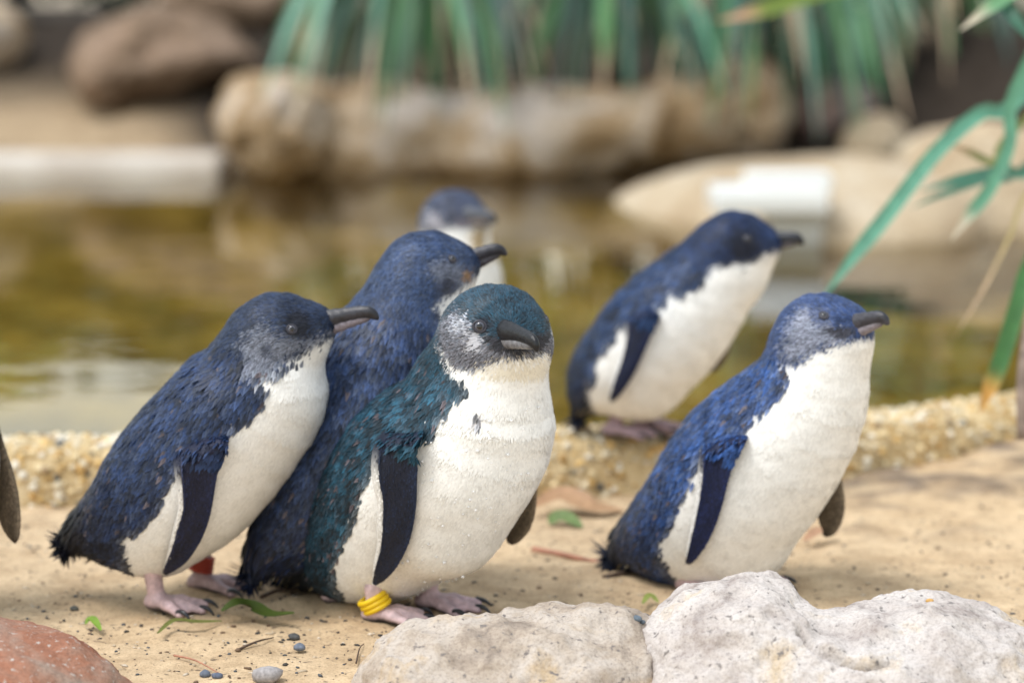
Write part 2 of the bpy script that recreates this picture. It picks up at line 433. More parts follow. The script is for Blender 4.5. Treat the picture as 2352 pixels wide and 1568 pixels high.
# ------------------------------------------------------------------ rocks
def rock(name, ells, mat, label, h, amp, nsc, D0, group=None, k=0.05, ridge=0.0, seed=1.0, creases=(), facets=0):
    """ells: (u, v, ru, rv, D, rdepth); a solid fused boulder, resting where it stands"""
    C = [(at(u, v, D), np.array([ru * D / FPX, rd, rv * D / FPX])) for u, v, ru, rv, D, rd in ells]
    def fn(P):
        d = None
        for c, r in C:
            e = d_ell(P, c, r); d = e if d is None else smin(d, e, k)
        for c, nn, off in planes:
            d = -smin(-d, -((P - c) @ nn - off), k * .8)
        return d
    planes = []; gr = np.random.default_rng(int(seed * 10))
    for c, r in C:
        for _ in range(facets):
            nn = unit(gr.normal(0, 1, 3) * np.array([.5, .9, .9])); nn[1] = -abs(nn[1])
            planes.append((c, nn, float(np.sqrt(((r * nn) ** 2).sum())) * gr.uniform(.72, .92) + (0 if len(C) == 1 else .0)))
    if len(C) > 1:
        keep = []
        for c, nn, off in planes:
            if abs(nn[0]) < .45: keep.append((c, nn, off))
        planes = keep
    lo = np.min([c - r for c, r in C], 0) - 3 * h; hi = np.max([c + r for c, r in C], 0) + 3 * h
    V, Q = surface_nets(fn, lo, hi, h)
    n = grad(fn, V)
    f = fbm(V, nsc, 5, seed); f2 = fbm(V, nsc * 3.1, 4, seed + 4)
    dsp = amp * (f + 0.35 * f2)
    if ridge: dsp = dsp - ridge * np.exp(-(f2 / 0.10) ** 2) * sstep(0.0, 0.3, f)
    u_, v_ = proj(V)
    for pts, wd, dp in creases:
        pts = np.array(pts, float); dmin = np.full(len(V), 1e9)
        for a, bb in zip(pts[:-1], pts[1:]):
            ab = bb - a; q = np.stack([u_, v_], 1) - a
            t = np.clip((q @ ab) / (ab @ ab), 0, 1); dmin = np.minimum(dmin, np.linalg.norm(q - t[:, None] * ab, axis=1))
        dsp = dsp - dp * np.exp(-(dmin / wd) ** 2) * (n[:, 1] < 0.5)
    V = V + n * dsp[:, None]
    fc = np.cross(V[Q[:, 1]] - V[Q[:, 0]], V[Q[:, 2]] - V[Q[:, 0]])
    if (fc * n[Q[:, 0]]).sum() < 0: Q = Q[:, ::-1]
    o = mesh(name, V, Q, mat, origin=C[0][0]); 
    return tag(o, label, 'rock', group)
RM_front = rockmat('pale_sandstone', [(0.30, (0.22, 0.175, 0.14)), (0.44, (0.41, 0.34, 0.275)), (0.55, (0.48, 0.42, 0.365)), (0.68, (0.45, 0.33, 0.20))], 15, 0.9, 0.75, 0.007, (150, (0.16, 0.14, 0.13)), 340)
RM_front2 = rockmat('white_sandstone', [(0.30, (0.28, 0.235, 0.215)), (0.43, (0.47, 0.42, 0.39)), (0.56, (0.55, 0.505, 0.475)), (0.69, (0.52, 0.41, 0.28))], 14, 0.9, 0.75, 0.007, (150, (0.20, 0.18, 0.17)), 320)
RM_red = rockmat('red_sandstone', [(0.3, (0.17, 0.075, 0.05)), (0.46, (0.31, 0.135, 0.08)), (0.56, (0.30, 0.19, 0.14)), (0.66, (0.27, 0.24, 0.20))], 9, 0.75, 0.9, 0.008, (210, (0.42, 0.36, 0.32)), 300)
RM_tan = rockmat('tan_boulder', [(0.34, (0.15, 0.095, 0.045)), (0.44, (0.36, 0.25, 0.14)), (0.53, (0.46, 0.36, 0.255)), (0.63, (0.56, 0.49, 0.43))], 4.0, 0.85, 0.9, 0.03, None, 60)
RM_brown = rockmat('brown_boulder', [(0.32, (0.10, 0.065, 0.04)), (0.5, (0.24, 0.165, 0.11)), (0.62, (0.30, 0.21, 0.15)), (0.75, (0.36, 0.28, 0.22))], 3.5, 0.85, 0.9, 0.03, None, 60)
RM_pink = rockmat('pinkish_boulder', [(0.35, (0.16, 0.11, 0.10)), (0.55, (0.30, 0.21, 0.19)), (0.75, (0.36, 0.28, 0.25))], 4, 0.85, 0.8, 0.03, None, 60)
RM_slab = rockmat('pale_slab', [(0.3, (0.31, 0.22, 0.13)), (0.5, (0.42, 0.33, 0.22)), (0.7, (0.50, 0.43, 0.33))], 3, 0.8, 0.4, 0.02, None, 60)

rock('rock', [(1200, 1650, 390, 250, 1.93, 0.10), (1350, 1640, 260, 262, 1.95, 0.09), (985, 1650, 190, 226, 1.92, 0.085)], RM_front,
     'buff flat-topped sandstone at the feet of the teal penguin', 0.0036, 0.009, 20, 1.93, seed=2, k=0.02)
rock('rock', [(1695, 1640, 290, 325, 1.94, 0.11), (2110, 1680, 370, 338, 1.95, 0.12), (1900, 1700, 470, 290, 1.91, 0.12)], RM_front2,
     'large whitish two-humped sandstone in front of the bright blue penguin', 0.0027, 0.009, 18, 1.95, seed=5, k=0.02,
     creases=[([(1838, 1452), (1880, 1492), (1940, 1512), (1990, 1530), (2045, 1524)], 7, 0.013), ([(1850, 1365), (1900, 1420), (1960, 1445)], 30, 0.008)])
rock('rock', [(-40, 1700, 385, 270, 1.87, 0.12), (-160, 1620, 260, 215, 1.90, 0.12)], RM_red,
     'reddish sandstone with a grey weathered top edge beside the sand', 0.004, 0.005, 20, 1.85, seed=7, k=0.03)
rock('boulder', [(640, 290, 140, 128, 7.15, 0.36), (790, 350, 240, 90, 7.3, 0.30), (900, 285, 240, 92, 7.4, 0.34), (1290, 300, 300, 106, 7.3, 0.36), (1200, 360, 260, 80, 7.25, 0.30), (1540, 280, 210, 98, 7.3, 0.34), (1722, 255, 98, 98, 7.25, 0.28)], RM_tan,
     'long low tan boulder lying along the far water line', 0.026, 0.055, 2.6, 7.2, seed=3, k=0.05, ridge=0.05)
rock('boulder', [(380, 155, 215, 118, 8.3, 0.42), (300, 170, 130, 90, 8.2, 0.35)], RM_brown,
     'brown boulder sitting on the sandy slope above the pale strip', 0.026, 0.06, 2.4, 8.2, seed=9, k=0.06, ridge=0.05, facets=4)
rock('boulder', [(-40, 90, 105, 85, 8.6, 0.3)], RM_tan, 'tan boulder alone on the sandy slope beside the brown boulder', 0.028, 0.03, 2.6, 8.6, seed=12, facets=6, ridge=0.02)
rock('boulder', [(520, 10, 160, 90, 9.3, 0.4)], RM_brown, 'dark reddish boulder behind the brown boulder', 0.03, 0.03, 2.6, 9.3, seed=13, facets=6, ridge=0.02)
rock('boulder', [(1905, 290, 130, 105, 7.5, 0.35)], RM_pink, 'shaded purplish boulder next to the end of the long boulder', 0.026, 0.03, 2.8, 7.5, seed=15, facets=6, ridge=0.02)
rock('boulder', [(2010, 335, 75, 70, 6.9, 0.2)], RM_slab, 'small pale rock wedged between the slab and the shaded boulder', 0.02, 0.02, 3.5, 6.9, seed=16)
rock('boulder', [(2320, 215, 150, 105, 8.0, 0.4)], RM_pink, 'mauve boulder under the green shrubs', 0.028, 0.03, 2.6, 8.0, seed=17, facets=6, ridge=0.02)
rock('boulder', [(1860, 510, 300, 140, 5.75, 0.75), (1600, 530, 220, 125, 6.1, 0.60), (2040, 520, 190, 130, 5.6, 0.55)], RM_slab,
     'smooth pale slab sloping into the pool under the white box', 0.026, 0.012, 2.0, 5.8, seed=19, k=0.12)
rock('boulder', [(2370, 435, 290, 150, 5.5, 0.42), (2210, 375, 150, 95, 5.7, 0.35)], RM_slab,
     'big tan boulder with a shadowed underside beside the slab', 0.022, 0.04, 2.8, 5.5, seed=21, k=0.06, ridge=0.03, facets=3)

# pale concrete strip on the far shore
def box(u0, u1, v0, v1, D, dep):
    a = at(u0, v1, D); b_ = at(u1, v0, D)
    return boxw(a[0], b_[0], D, D + dep, a[2], b_[2])
def boxw(x0, x1, y0, y1, z0, z1, bev=None):
    bv = bev or min(x1 - x0, y1 - y0, z1 - z0) * 0.12
    V, F = [], []
    c = np.array([(x0 + x1) / 2, (y0 + y1) / 2, (z0 + z1) / 2]); h = np.array([x1 - x0, y1 - y0, z1 - z0]) / 2
    fn = None
    import itertools
    rings = []
    for z, ins in ((-h[2], bv), (-h[2] + bv, 0), (h[2] - bv, 0), (h[2], bv)):
        ring = []
        for sx, sy in ((-1, -1), (1, -1), (1, 1), (-1, 1)):
            cx, cy = sx * (h[0] - bv), sy * (h[1] - bv)
            a0 = math.atan2(sy, sx)
            for da in (-math.pi / 4, 0, math.pi / 4):
                r = bv - ins * 0.999
                ring.append((cx + math.cos(a0 + da) * r, cy + math.sin(a0 + da) * r, z))
        rings.append(ring)
    V = np.array([p for r in rings for p in r]) + c
    n = 12
    F = [np.array([(i * n + j, i * n + (j + 1) % n, (i + 1) * n + (j + 1) % n, (i + 1) * n + j) for i in range(3) for j in range(n)]),
         np.array([list(range(n))[::-1], [3 * n + j for j in range(n)]])]
    return V, F
V_, F_ = boxw(-4.5, at(505, 380, 7.0)[0], 6.98, 7.25, -0.08, 0.108, 0.02)
tag(mesh('shore_kerb', V_, F_, rockmat('pale_concrete', [(0.3, (0.46, 0.40, 0.34)), (0.6, (0.58, 0.53, 0.47)), (0.8, (0.62, 0.58, 0.53))], 5, 0.85, 0.3, 0.01, None, 80)),
    'straight pale concrete strip along the far shore', 'kerb')

# white plastic box standing on the slab
e = empty('plastic_box', at(1830, 560, 5.0), 'white plastic box with an overhanging lid at the slab edge', 'box')
V_, F_ = box(1765, 1892, 478, 640, 5.02, 0.16); mesh('box_body', V_, F_, M['grey_plastic'], e, smooth=False)
V_, F_ = box(1642, 1906, 438, 492, 4.98, 0.22); mesh('box_lid', V_, F_, M['white_plastic'], e, smooth=False)
V_, F_ = box(1722, 1914, 402, 440, 5.0, 0.15); mesh('lid_block', V_, F_, M['white_plastic'], e, smooth=False)

# ================================================================== PENGUINS
def poly_sd(u, v, poly):
    """signed distance in pixels of the traced boundary, positive inside"""
    p = np.stack([u, v], 1); poly = np.asarray(poly, float)
    d = np.full(len(p), 1e9); ins = np.zeros(len(p), bool)
    for a, b in zip(poly, np.roll(poly, -1, 0)):
        ab = b - a; q = p - a
        t = np.clip((q @ ab) / (ab @ ab + 1e-9), 0, 1)
        d = np.minimum(d, np.linalg.norm(q - t[:, None] * ab, axis=1))
        c = ((a[1] > v) != (b[1] > v)) & (u < (b[0] - a[0]) * (v - a[1]) / (b[1] - a[1] + 1e-9) + a[0])
        ins ^= c
    return np.where(ins, d, -d)
def circ(u, v, r, n=14):
    return [(u + r * math.cos(2 * math.pi * i / n), v + r * math.sin(2 * math.pi * i / n)) for i in range(n)]
def uvsphere(r, nu=20, nv=14):
    V = [(0, 0, r)]; F3, F4 = [], []
    for i in range(1, nv):
        a = math.pi * i / nv
        V += [(r * math.sin(a) * math.cos(2 * math.pi * j / nu), r * math.sin(a) * math.sin(2 * math.pi * j / nu), r * math.cos(a)) for j in range(nu)]
    V.append((0, 0, -r)); l = len(V) - 1
    for j in range(nu):
        j2 = (j + 1) % nu
        F3.append((0, 1 + j, 1 + j2)); F3.append((l, 1 + (nv - 2) * nu + j2, 1 + (nv - 2) * nu + j))
        for i in range(nv - 2):
            F4.append((1 + i * nu + j, 1 + (i + 1) * nu + j, 1 + (i + 1) * nu + j2, 1 + i * nu + j2))
    return np.array(V), [np.array(F4), np.array(F3)]
def frame_to(n):
    n = unit(n); a = unit(np.cross(n, [0.3, 0.2, 1.0])); return np.stack([a, np.cross(n, a), n], 1)

WHITE = np.array([0.84, 0.835, 0.815])
def foot(root, heel, yaw, top, band=None, size=1.0, skincol=(0.62, 0.44, 0.45)):
    f = np.array([math.cos(yaw), math.sin(yaw), 0]); l = np.array([-f[1], f[0], 0]); z = np.array([0, 0, 1.0])
    heel = np.asarray(heel, float)
    L = lambda x, y, zz: heel + size * (f * x + l * y) + z * zz * size
    ank = L(0, 0, 0.009)
    toes = [(0.046, 0.0), (0.037, 0.021), (0.036, -0.021)]
    cones = []
    for tx_, ty in toes:
        cones += [(ank, L(tx_ * .5, ty * .55, 0.0085), .0072, .0052), (L(tx_ * .5, ty * .55, 0.0085), L(tx_, ty, 0.0045), .0052, .0042)]
    for s in (-1, 1):
        for q in (0.25, 0.5, 0.75):
            e_ = 1 - 0.22 * math.sin(q * math.pi)
            cones.append((L(0.008, 0, .006), L((0.046 * (1 - q) + 0.037 * q) * e_ * .92, s * 0.021 * q * e_, 0.0036), .004, .0020))
    cones += [(ank, top, .0075, .0085), (L(-0.006, 0, .008), ank, .0072, .0075)]
    cones = [(a, b, r1 * size, r2 * size) for a, b, r1, r2 in cones]
    def fn(P):
        d = None
        for a, b, r1, r2 in cones:
            e_ = d_cone(P, a, b, r1, r2); d = e_ if d is None else smin(d, e_, 0.004)
        return d
    pts = np.array([c[0] for c in cones] + [c[1] for c in cones])
    h = 0.0016
    V, Q = surface_nets(fn, pts.min(0) - .012, pts.max(0) + .012, h)
    n = grad(fn, V)
    if (np.cross(V[Q[:, 1]] - V[Q[:, 0]], V[Q[:, 2]] - V[Q[:, 0]]) * n[Q[:, 0]]).sum() < 0: Q = Q[:, ::-1]
    V[:, 2] = np.maximum(V[:, 2], heel[2] - 0.0015)
    pinkf = fbm(V, 130, 3, 2)
    col = np.array(skincol)[None] * (1 + 0.25 * pinkf[:, None])
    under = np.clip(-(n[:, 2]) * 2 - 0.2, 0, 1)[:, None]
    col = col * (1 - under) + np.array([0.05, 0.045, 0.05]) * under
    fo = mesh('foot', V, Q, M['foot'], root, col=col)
    for tx_, ty in toes:
        a = math.atan2(ty, tx_) * .5
        d = f * math.cos(a) + l * math.sin(a)
        p0 = L(tx_ - .003, ty, .0062)
        pts = np.array([p0, p0 + d * .006 * size + z * .0016, p0 + d * .0115 * size - z * .0006, p0 + d * .0155 * size - z * .0048])
        Vc, Fc = tube(catmull(pts, 3), np.linspace(1, .12, 10) ** .7 * .0030 * size, 8)
        mesh('claw', Vc, Fc, M['claw'], fo)
    if band:
        kind, cnt, rad, minor, tilt, frac = band
        ax = unit(top - ank)
        mid = ank + (top - ank) * frac
        t_ax = unit(ax + np.asarray(tilt)); R = frame_to(t_ax); ps = []
        for k in range(cnt):
            c0 = mid + t_ax * (k - (cnt - 1) / 2) * minor * 1.75
            th = np.linspace(0, 2 * math.pi, 28, endpoint=False)
            ring = c0 + rad * (np.cos(th)[:, None] * R[:, 0] + np.sin(th)[:, None] * R[:, 1]) + t_ax * (0.35 * minor * np.sin(th))[:, None]
            ps.append(tube(ring, minor, 10, closed=True))
        Vb, Fb = join(ps)
        mesh('leg_band', Vb, Fb, M[kind], root)
    return fo

def penguin(S):
    r = random.Random(S['seed']); g = np.random.default_rng(S['seed'])
    bu, bv, bz = S['base']; B = atz(bu, bv, bz)
    root = empty('penguin', B, S['label'], 'penguin', 'little blue penguins on the pool edge')
    psi = math.radians(S['yaw'])
    fwd = np.array([math.cos(psi), math.sin(psi), 0]); nl = np.array([-math.sin(psi), math.cos(psi), 0])
    def onplane(u, v, off=0.0):
        rr = ray(u, v); t = ((B + nl * off - CAMP) @ nl) / (rr @ nl); return CAMP + rr * t
    def nodes(ch):
        C = []
        for c in ch:
            p = onplane(c[0], c[1])
            if len(c) > 3: p = at(c[0], c[1], p[1] + c[3])
            C.append(np.concatenate([p, [c[2] * depth(p) / FPX]]))
        return np.array(C)
    C0 = nodes(S['chain']); nh = S['nh']                         # nodes nh.. are the head
    sub = 2
    C = catmull(C0, sub); hstart = (nh - 0.5) * sub
    ex = nodes(S.get('extra', []))
    def fn(P):
        d = None
        for a, b in zip(C[:-1], C[1:]):
            e_ = d_cone(P, a[:3], b[:3], a[3], b[3]); d = e_ if d is None else smin(d, e_, 0.018)
        for c in ex: d = smin(d, np.linalg.norm(P - c[:3], axis=-1) - c[3], 0.02)
        return d + 0.0028
    allc = np.concatenate([C, ex]) if len(ex) else C
    lo = (allc[:, :3] - allc[:, 3:]).min(0) - .012; hi = (allc[:, :3] + allc[:, 3:]).max(0) + .012
    lo[2] = max(lo[2], bz - 0.02)
    V, Q = surface_nets(fn, lo, hi, 0.0045)
    V = polish(fn, V); Nn = grad(fn, V)
    V = V + Nn * (0.0009 * fbm(V, 55, 3, S['seed']))[:, None]
    if (np.cross(V[Q[:, 1]] - V[Q[:, 0]], V[Q[:, 2]] - V[Q[:, 0]]) * Nn[Q[:, 0]]).sum() < 0: Q = Q[:, ::-1]
    # head frame
    hc = C0[S.get('headnode', nh)][:3]
    bb = S['beak']; b0 = onplane(*bb[0])
    if S.get('beak_on_surface'):
        pass
    b0 = b0 + np.array([0, bb[3] if len(bb) > 3 else 0, 0]); b0 = at(bb[0][0], bb[0][1], b0[1])
    b1 = at(bb[1][0], bb[1][1], b0[1] + bb[2])
    bd = unit(b1 - b0); up = unit(np.array([0, 0, 1.0]) - bd * bd[2]); lat = np.cross(up, bd)
    if lat @ (CAMP - hc) < 0: lat_n = -lat
    else: lat_n = lat
    near = -nl if (-nl) @ (CAMP - B) > 0 else nl
    def chain_param(P):
        best = np.full(len(P), 1e9); tp = np.zeros(len(P)); tan = np.zeros((len(P), 3)); ws = np.zeros(len(P))
        for i, (a, b) in enumerate(zip(C[:-1], C[1:])):
            ba = b[:3] - a[:3]; t = np.clip(((P - a[:3]) @ ba) / (ba @ ba), 0, 1)
            d = np.linalg.norm(P - a[:3] - t[:, None] * ba, axis=1) - (a[3] + t * (b[3] - a[3]))
            m = d < best; best = np.where(m, d, best); tp = np.where(m, i + t, tp)
            wgt = np.exp(-np.maximum(d, 0) / 0.012); tan += wgt[:, None] * -unit(ba); ws += wgt
        return tp, unit(tan)
    def mirrored(P, ishead):
        sb = (P - B) @ near; Pb = P - 2 * np.minimum(sb, 0)[:, None] * near
        sh = (P - hc) @ lat_n; Ph = P - 2 * np.minimum(sh, 0)[:, None] * lat_n
        return np.where(ishead[:, None], Ph, Pb)
    pal = S['pal']
    def colours(P, tp, dither):
        ishead = tp >= hstart
        u, v = proj(mirrored(P, ishead))
        n = len(P)
        f = fbm(P, 70, 3, S['seed'])
        c = np.tile(pal['back'], (n, 1)) * np.clip(1 + 0.9 * f[:, None], .3, 2)
        tl = sstep(4.3 * sub, 0.8 * sub, tp)[:, None]
        c = c * (1 - tl) + pal['tail'] * tl
        hd = sstep(hstart - 1.0, hstart + 0.5, tp)[:, None]
        c = c * (1 - hd) + pal['head'] * (1 + 0.4 * f[:, None]) * hd
        white = np.zeros(n)
        for poly, soft, colr, kind in S['regions']:
            sdv = poly_sd(u, v, poly) + 8 * f
            wgt = sstep(-soft, soft, sdv)
            if kind == 'head': wgt = wgt * ishead
            if dither is not None: wgt = np.where(wgt > dither, np.maximum(wgt, .75), wgt * 0.12)
            c = c * (1 - wgt[:, None]) + np.asarray(colr)[None] * wgt[:, None]
            white = np.maximum(white * (1 - wgt), wgt * (np.mean(colr) > 0.5))
        return np.clip(c, 0.002, 0.9), white, ishead
    tp, tan = chain_param(V)
    col, _, _ = colours(V, tp, None)
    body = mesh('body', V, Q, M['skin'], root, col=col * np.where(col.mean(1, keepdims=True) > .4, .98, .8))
    # ---- feathers: small overlapping vanes lying along the body
    tri = np.concatenate([Q[:, [0, 1, 2]], Q[:, [0, 2, 3]]])
    area = np.linalg.norm(np.cross(V[tri[:, 1]] - V[tri[:, 0]], V[tri[:, 2]] - V[tri[:, 0]]), axis=1)
    tpt = tp[tri[:, 0]]
    _, wv, hv = colours(V, tp, None)
    wgt = area * np.where(wv[tri[:, 0]] > .5, 1.6, np.where(hv[tri[:, 0]], 3.2, 1.0))
    nf = S['nf']
    pick = g.choice(len(tri), nf, p=wgt / wgt.sum())
    r1 = np.sqrt(g.random(nf)); r2 = g.random(nf)
    P = V[tri[pick, 0]] * (1 - r1)[:, None] + V[tri[pick, 1]] * (r1 * (1 - r2))[:, None] + V[tri[pick, 2]] * (r1 * r2)[:, None]
    n = grad(fn, P); tp, tan = chain_param(P)
    ishead = tp >= hstart
    hd = sstep(hstart - 0.8, hstart + 1.2, tp)[:, None]
    flow = unit(tan * (1 - hd) + unit(P - (b0 + bd * 0.004)) * hd)
    # body feathers droop: sweep from spine outwards and down
    flow = flow + 0.25 * (1 - hd) * np.array([0, 0, -1.0]) 
    flow = unit(flow - (flow * n).sum(1, keepdims=True) * n)
    side = np.cross(n, flow)
    jit = g.normal(0, 0.16, nf)[:, None]
    flow = unit(flow + side * jit); side = np.cross(n, flow)
    dth = g.random(nf)
    fc, white, _ = colours(P, tp, dth)
    wm_ = white > .5
    tailw = sstep(1.6 * sub, 0.5 * sub, tp) * (~wm_)
    ln = np.where(wm_, .0058, np.where(ishead, .0052, .0115)) * g.uniform(.7, 1.3, nf) * (1 + 1.6 * tailw) * S.get('fscale', 1)
    wd = np.where(wm_, .00085, np.where(ishead, .0007, .0019)) * g.uniform(.75, 1.3, nf) * (1 + 0.5 * tailw) * S.get('fscale', 1)
    lift = np.where(wm_, .055, np.where(ishead, .16, .17)) * g.uniform(.3, 1.5, nf)
    d = flow * np.cos(lift)[:, None] + n * np.sin(lift)[:, None]
    ln, wd = ln[:, None], wd[:, None]
    Lm = P + .45 * ln * d
    F5 = np.stack([P - .15 * ln * flow - n * .0004, Lm - wd * side, Lm + n * wd * .25, Lm + wd * side, P + ln * unit(d - n * 0.5 * np.sin(lift)[:, None])], 1)
    base = np.arange(nf)[:, None] * 5
    FF = np.concatenate([base + np.array([[0, 1, 2]]), base + np.array([[0, 2, 3]]), base + np.array([[1, 4, 2]]), base + np.array([[2, 4, 3]])])
    br = np.where(wm_, g.uniform(.88, 1.08, nf), g.uniform(*S.get('var', (.5, 1.5)), nf))[:, None]
    fc = fc * br
    hj = (g.random(nf) ** 1.8 * .6)[:, None] * (~wm_)[:, None]
    fc = fc * (1 - hj) + fc.mean(1, keepdims=True) * np.array([.85, 1.0, 1.25]) * hj
    worn = (g.random(nf) < S.get('worn', .06)) & ~wm_ & ~ishead
    fc[worn] = np.array([.12, .10, .115]) * g.uniform(.5, 1.3, (worn.sum(), 1))
    vc = np.repeat(fc[:, None], 5, 1)
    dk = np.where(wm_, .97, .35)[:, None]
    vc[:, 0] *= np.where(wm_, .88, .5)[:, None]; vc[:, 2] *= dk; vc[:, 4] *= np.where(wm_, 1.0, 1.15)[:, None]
    own = unit(np.cross(side, d)); own = own * np.sign((own * n).sum(1, keepdims=True))
    kn = np.where(wm_, .80, np.where(ishead, .6, .35))[:, None]
    fnm = unit(n * kn + own * (1 - kn))
    f5n = np.repeat(fnm[:, None], 5, 1); tw = np.where(wm_, .06, .30)[:, None]
    f5n[:, 1] = unit(fnm - side * tw); f5n[:, 3] = unit(fnm + side * tw)
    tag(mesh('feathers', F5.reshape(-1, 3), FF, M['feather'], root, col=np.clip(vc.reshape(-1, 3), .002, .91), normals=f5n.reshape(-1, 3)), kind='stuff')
    # ---- ray march against this body
    def hit(u, v):
        rr = unit(ray(u, v)); t = 0.6 * B[1]
        for _ in range(70):
            p = CAMP + rr * t; dd = fn(p[None])[0]
            if dd < 2e-4: return p
            t += dd * 0.9
            if t > B[1] + 1.5: return None
        return p if dd < 2e-3 else None
    # ---- tail quills
    ps, cs = [], []
    dn = np.array([0, 0, -1.0])
    for k in range(S.get('quills', 220)):
        q = g.uniform(-1, 1); w0 = g.random() * 2.1
        i0 = min(int(w0), 1); f0 = w0 - i0
        nd_ = C0[i0] * (1 - f0) + C0[i0 + 1] * f0
        tdir = unit(C0[i0][:3] - C0[i0 + 1][:3])
        a0 = nd_[:3] + nl * q * nd_[3] * .9 + dn * nd_[3] * math.sqrt(1 - .8 * q * q) * g.uniform(.55, .9) - tdir * .006
        d = unit(tdir * .8 + dn * g.uniform(.25, .60) + nl * q * .08); L_ = g.uniform(.014, .027)
        s_ = unit(np.cross(d, [0, 0, 1.0]) + g.normal(0, .2, 3)); nn = np.cross(s_, d); ww = .0032
        ps.append((np.array([a0, a0 + d * L_ * .5 - s_ * ww, a0 + d * L_ * .5 + nn * .0006, a0 + d * L_ * .5 + s_ * ww, a0 + d * L_]), np.array([(0, 2, 1), (0, 3, 2), (1, 2, 4), (2, 3, 4)])))
        cc = np.tile(pal['tail'] * g.uniform(.6, 1.5), (5, 1))
        if g.random() < .4: cc[4] = (.45, .36, .20)
        cs.append(cc)
    Vt, Ft = join(ps); mesh('tail', Vt, Ft, M['feather'], root, col=np.concatenate(cs))
    # ---- flippers
    def flipper(st, far=None, colr=(0.010, 0.014, 0.034), margin=True, tipdark=False):
        st = catmull(np.array(st, float), 4); m = len(st)
        T = np.gradient(st[:, :2], axis=0); T /= np.linalg.norm(T, axis=1, keepdims=True)
        A = np.stack([-T[:, 1], T[:, 0]], 1); A[A[:, 0] < 0] *= -1
        s = np.linspace(0, 1, m)
        rows, ys = [], []
        for i in range(0, m, 2):
            for q in (-.75, 0, .75):
                uu, vv = st[i, :2] + A[i] * q * st[i, 2]
                if far is None: p = hit(uu, vv)
                else: p = onplane(uu, vv, far)
                if p is not None: rows.append((1, s[i], s[i] ** 2, q, q * s[i])); ys.append(p[1])
        rows, ys = np.array(rows), np.array(ys)
        cf = np.linalg.lstsq(rows, ys, rcond=None)[0]
        viol = max(0, float((rows @ cf - ys).max())) if far is None else 0
        nq = 15; qs = np.sin(np.linspace(-math.pi / 2, math.pi / 2, nq))
        top, bot, ct, cb = [], [], [], []
        for i in range(m):
            th = (.0046 * (1 - s[i]) + .0018) * min(1, (1 - s[i]) * 9 + .15)
            for q in qs:
                uu, vv = st[i, :2] + A[i] * q * max(st[i, 2], 1)
                Y = float(np.array([1, s[i], s[i] ** 2, q, q * s[i]]) @ cf) - viol * .8 - .0035 + .050 * max(0, 1 - (s[i] + .11 * q) / .20)
                e_ = math.sqrt(max(0, 1 - q * q))
                bul = e_ * (1 + .35 * q)
                top.append(at(uu, vv, Y - th * bul)); bot.append(at(uu, vv, Y + th * .5 * e_ + .0004))
                w_ = 0.0
                if margin: w_ = float(sstep(-.64, -.74, q)) * float(sstep(.26, .42, s[i]))
                c_ = np.array(colr) * (.62 + .9 * max(0, q) ** 3 + .25 * math.sin(s[i] * 9 + q * 2) ** 2)  # sheen on the leading edge painted into the colour, plus wavy tone
                if tipdark: c_ = c_ * (1 - .8 * float(sstep(.74, .95, s[i] - .1 * abs(q))))
                ct.append(c_ * (1 - w_) + WHITE * w_); cb.append(np.array([.30, .27, .23]))
        I = np.arange(m * nq).reshape(m, nq)
        f1 = np.stack([I[:-1, :-1].ravel(), I[1:, :-1].ravel(), I[1:, 1:].ravel(), I[:-1, 1:].ravel()], 1)
        f2 = f1[:, ::-1] + m * nq
        e1 = np.stack([I[:-1, 0], I[1:, 0], I[1:, 0] + m * nq, I[:-1, 0] + m * nq], 1)[:, ::-1]
        e2 = np.stack([I[:-1, -1], I[1:, -1], I[1:, -1] + m * nq, I[:-1, -1] + m * nq], 1)
        e3 = np.stack([I[-1, :-1], I[-1, 1:], I[-1, 1:] + m * nq, I[-1, :-1] + m * nq], 1)
        e4 = np.stack([I[0, :-1], I[0, 1:], I[0, 1:] + m * nq, I[0, :-1] + m * nq], 1)[:, ::-1]
        VV = np.array(top + bot); cc = np.array(ct + cb)
        fo = mesh('flipper', VV, np.concatenate([f1, f2, e1, e2, e3, e4]), M['flipper'], root, col=cc)
        # scale-like vanes over the blade, larger plumage overlapping the shoulder
        TOP = VV[:m * nq].reshape(m, nq, 3); ps, cs = [], []
        for _ in range(S.get('scales', 1500)):
            sh = g.random() < .14 and far is None
            si = (g.random() ** 1.4 * .26 if sh else g.uniform(.08, .97)) * (m - 1.001); qi = g.uniform(2.2 if margin else .6, nq - 1.6)
            a_, b_ = int(si), int(qi); fa, fb2 = si - a_, qi - b_
            p = (TOP[a_, b_] * (1 - fa) + TOP[a_ + 1, b_] * fa) * (1 - fb2) + (TOP[a_, b_ + 1] * (1 - fa) + TOP[a_ + 1, b_ + 1] * fa) * fb2
            al = unit(TOP[a_ + 1, b_] - TOP[a_, b_]); ac = unit(TOP[a_, b_ + 1] - TOP[a_, b_]); nn = np.cross(ac, al); nn = nn * (1 if nn[1] < 0 else -1)
            if sh:
                L_, w2, lf = g.uniform(.007, .012), .0018, .0016; base_c = pal['back'] * g.uniform(.5, 1.5); al = unit(al + ac * g.normal(-.15, .2))
                if p[2] < 0: continue
            else:
                L_, w2, lf = g.uniform(.0028, .0046), .0008, .0003; al = unit(al + ac * g.normal(-.1, .12))
                ii = a_ * nq + b_; base_c = cc[ii] * g.uniform(.55, 1.9)
            s_ = np.cross(nn, al)
            ps.append((np.array([p - nn * .0002, p + al * L_ * .45 - s_ * w2 + nn * lf * .6, p + al * L_ * .45 + s_ * w2 + nn * lf * .6, p + al * L_ + nn * lf]), np.array([(0, 1, 3), (0, 3, 2)])))
            c4 = np.tile(base_c, (4, 1)); c4[0] *= .6; cs.append(c4)
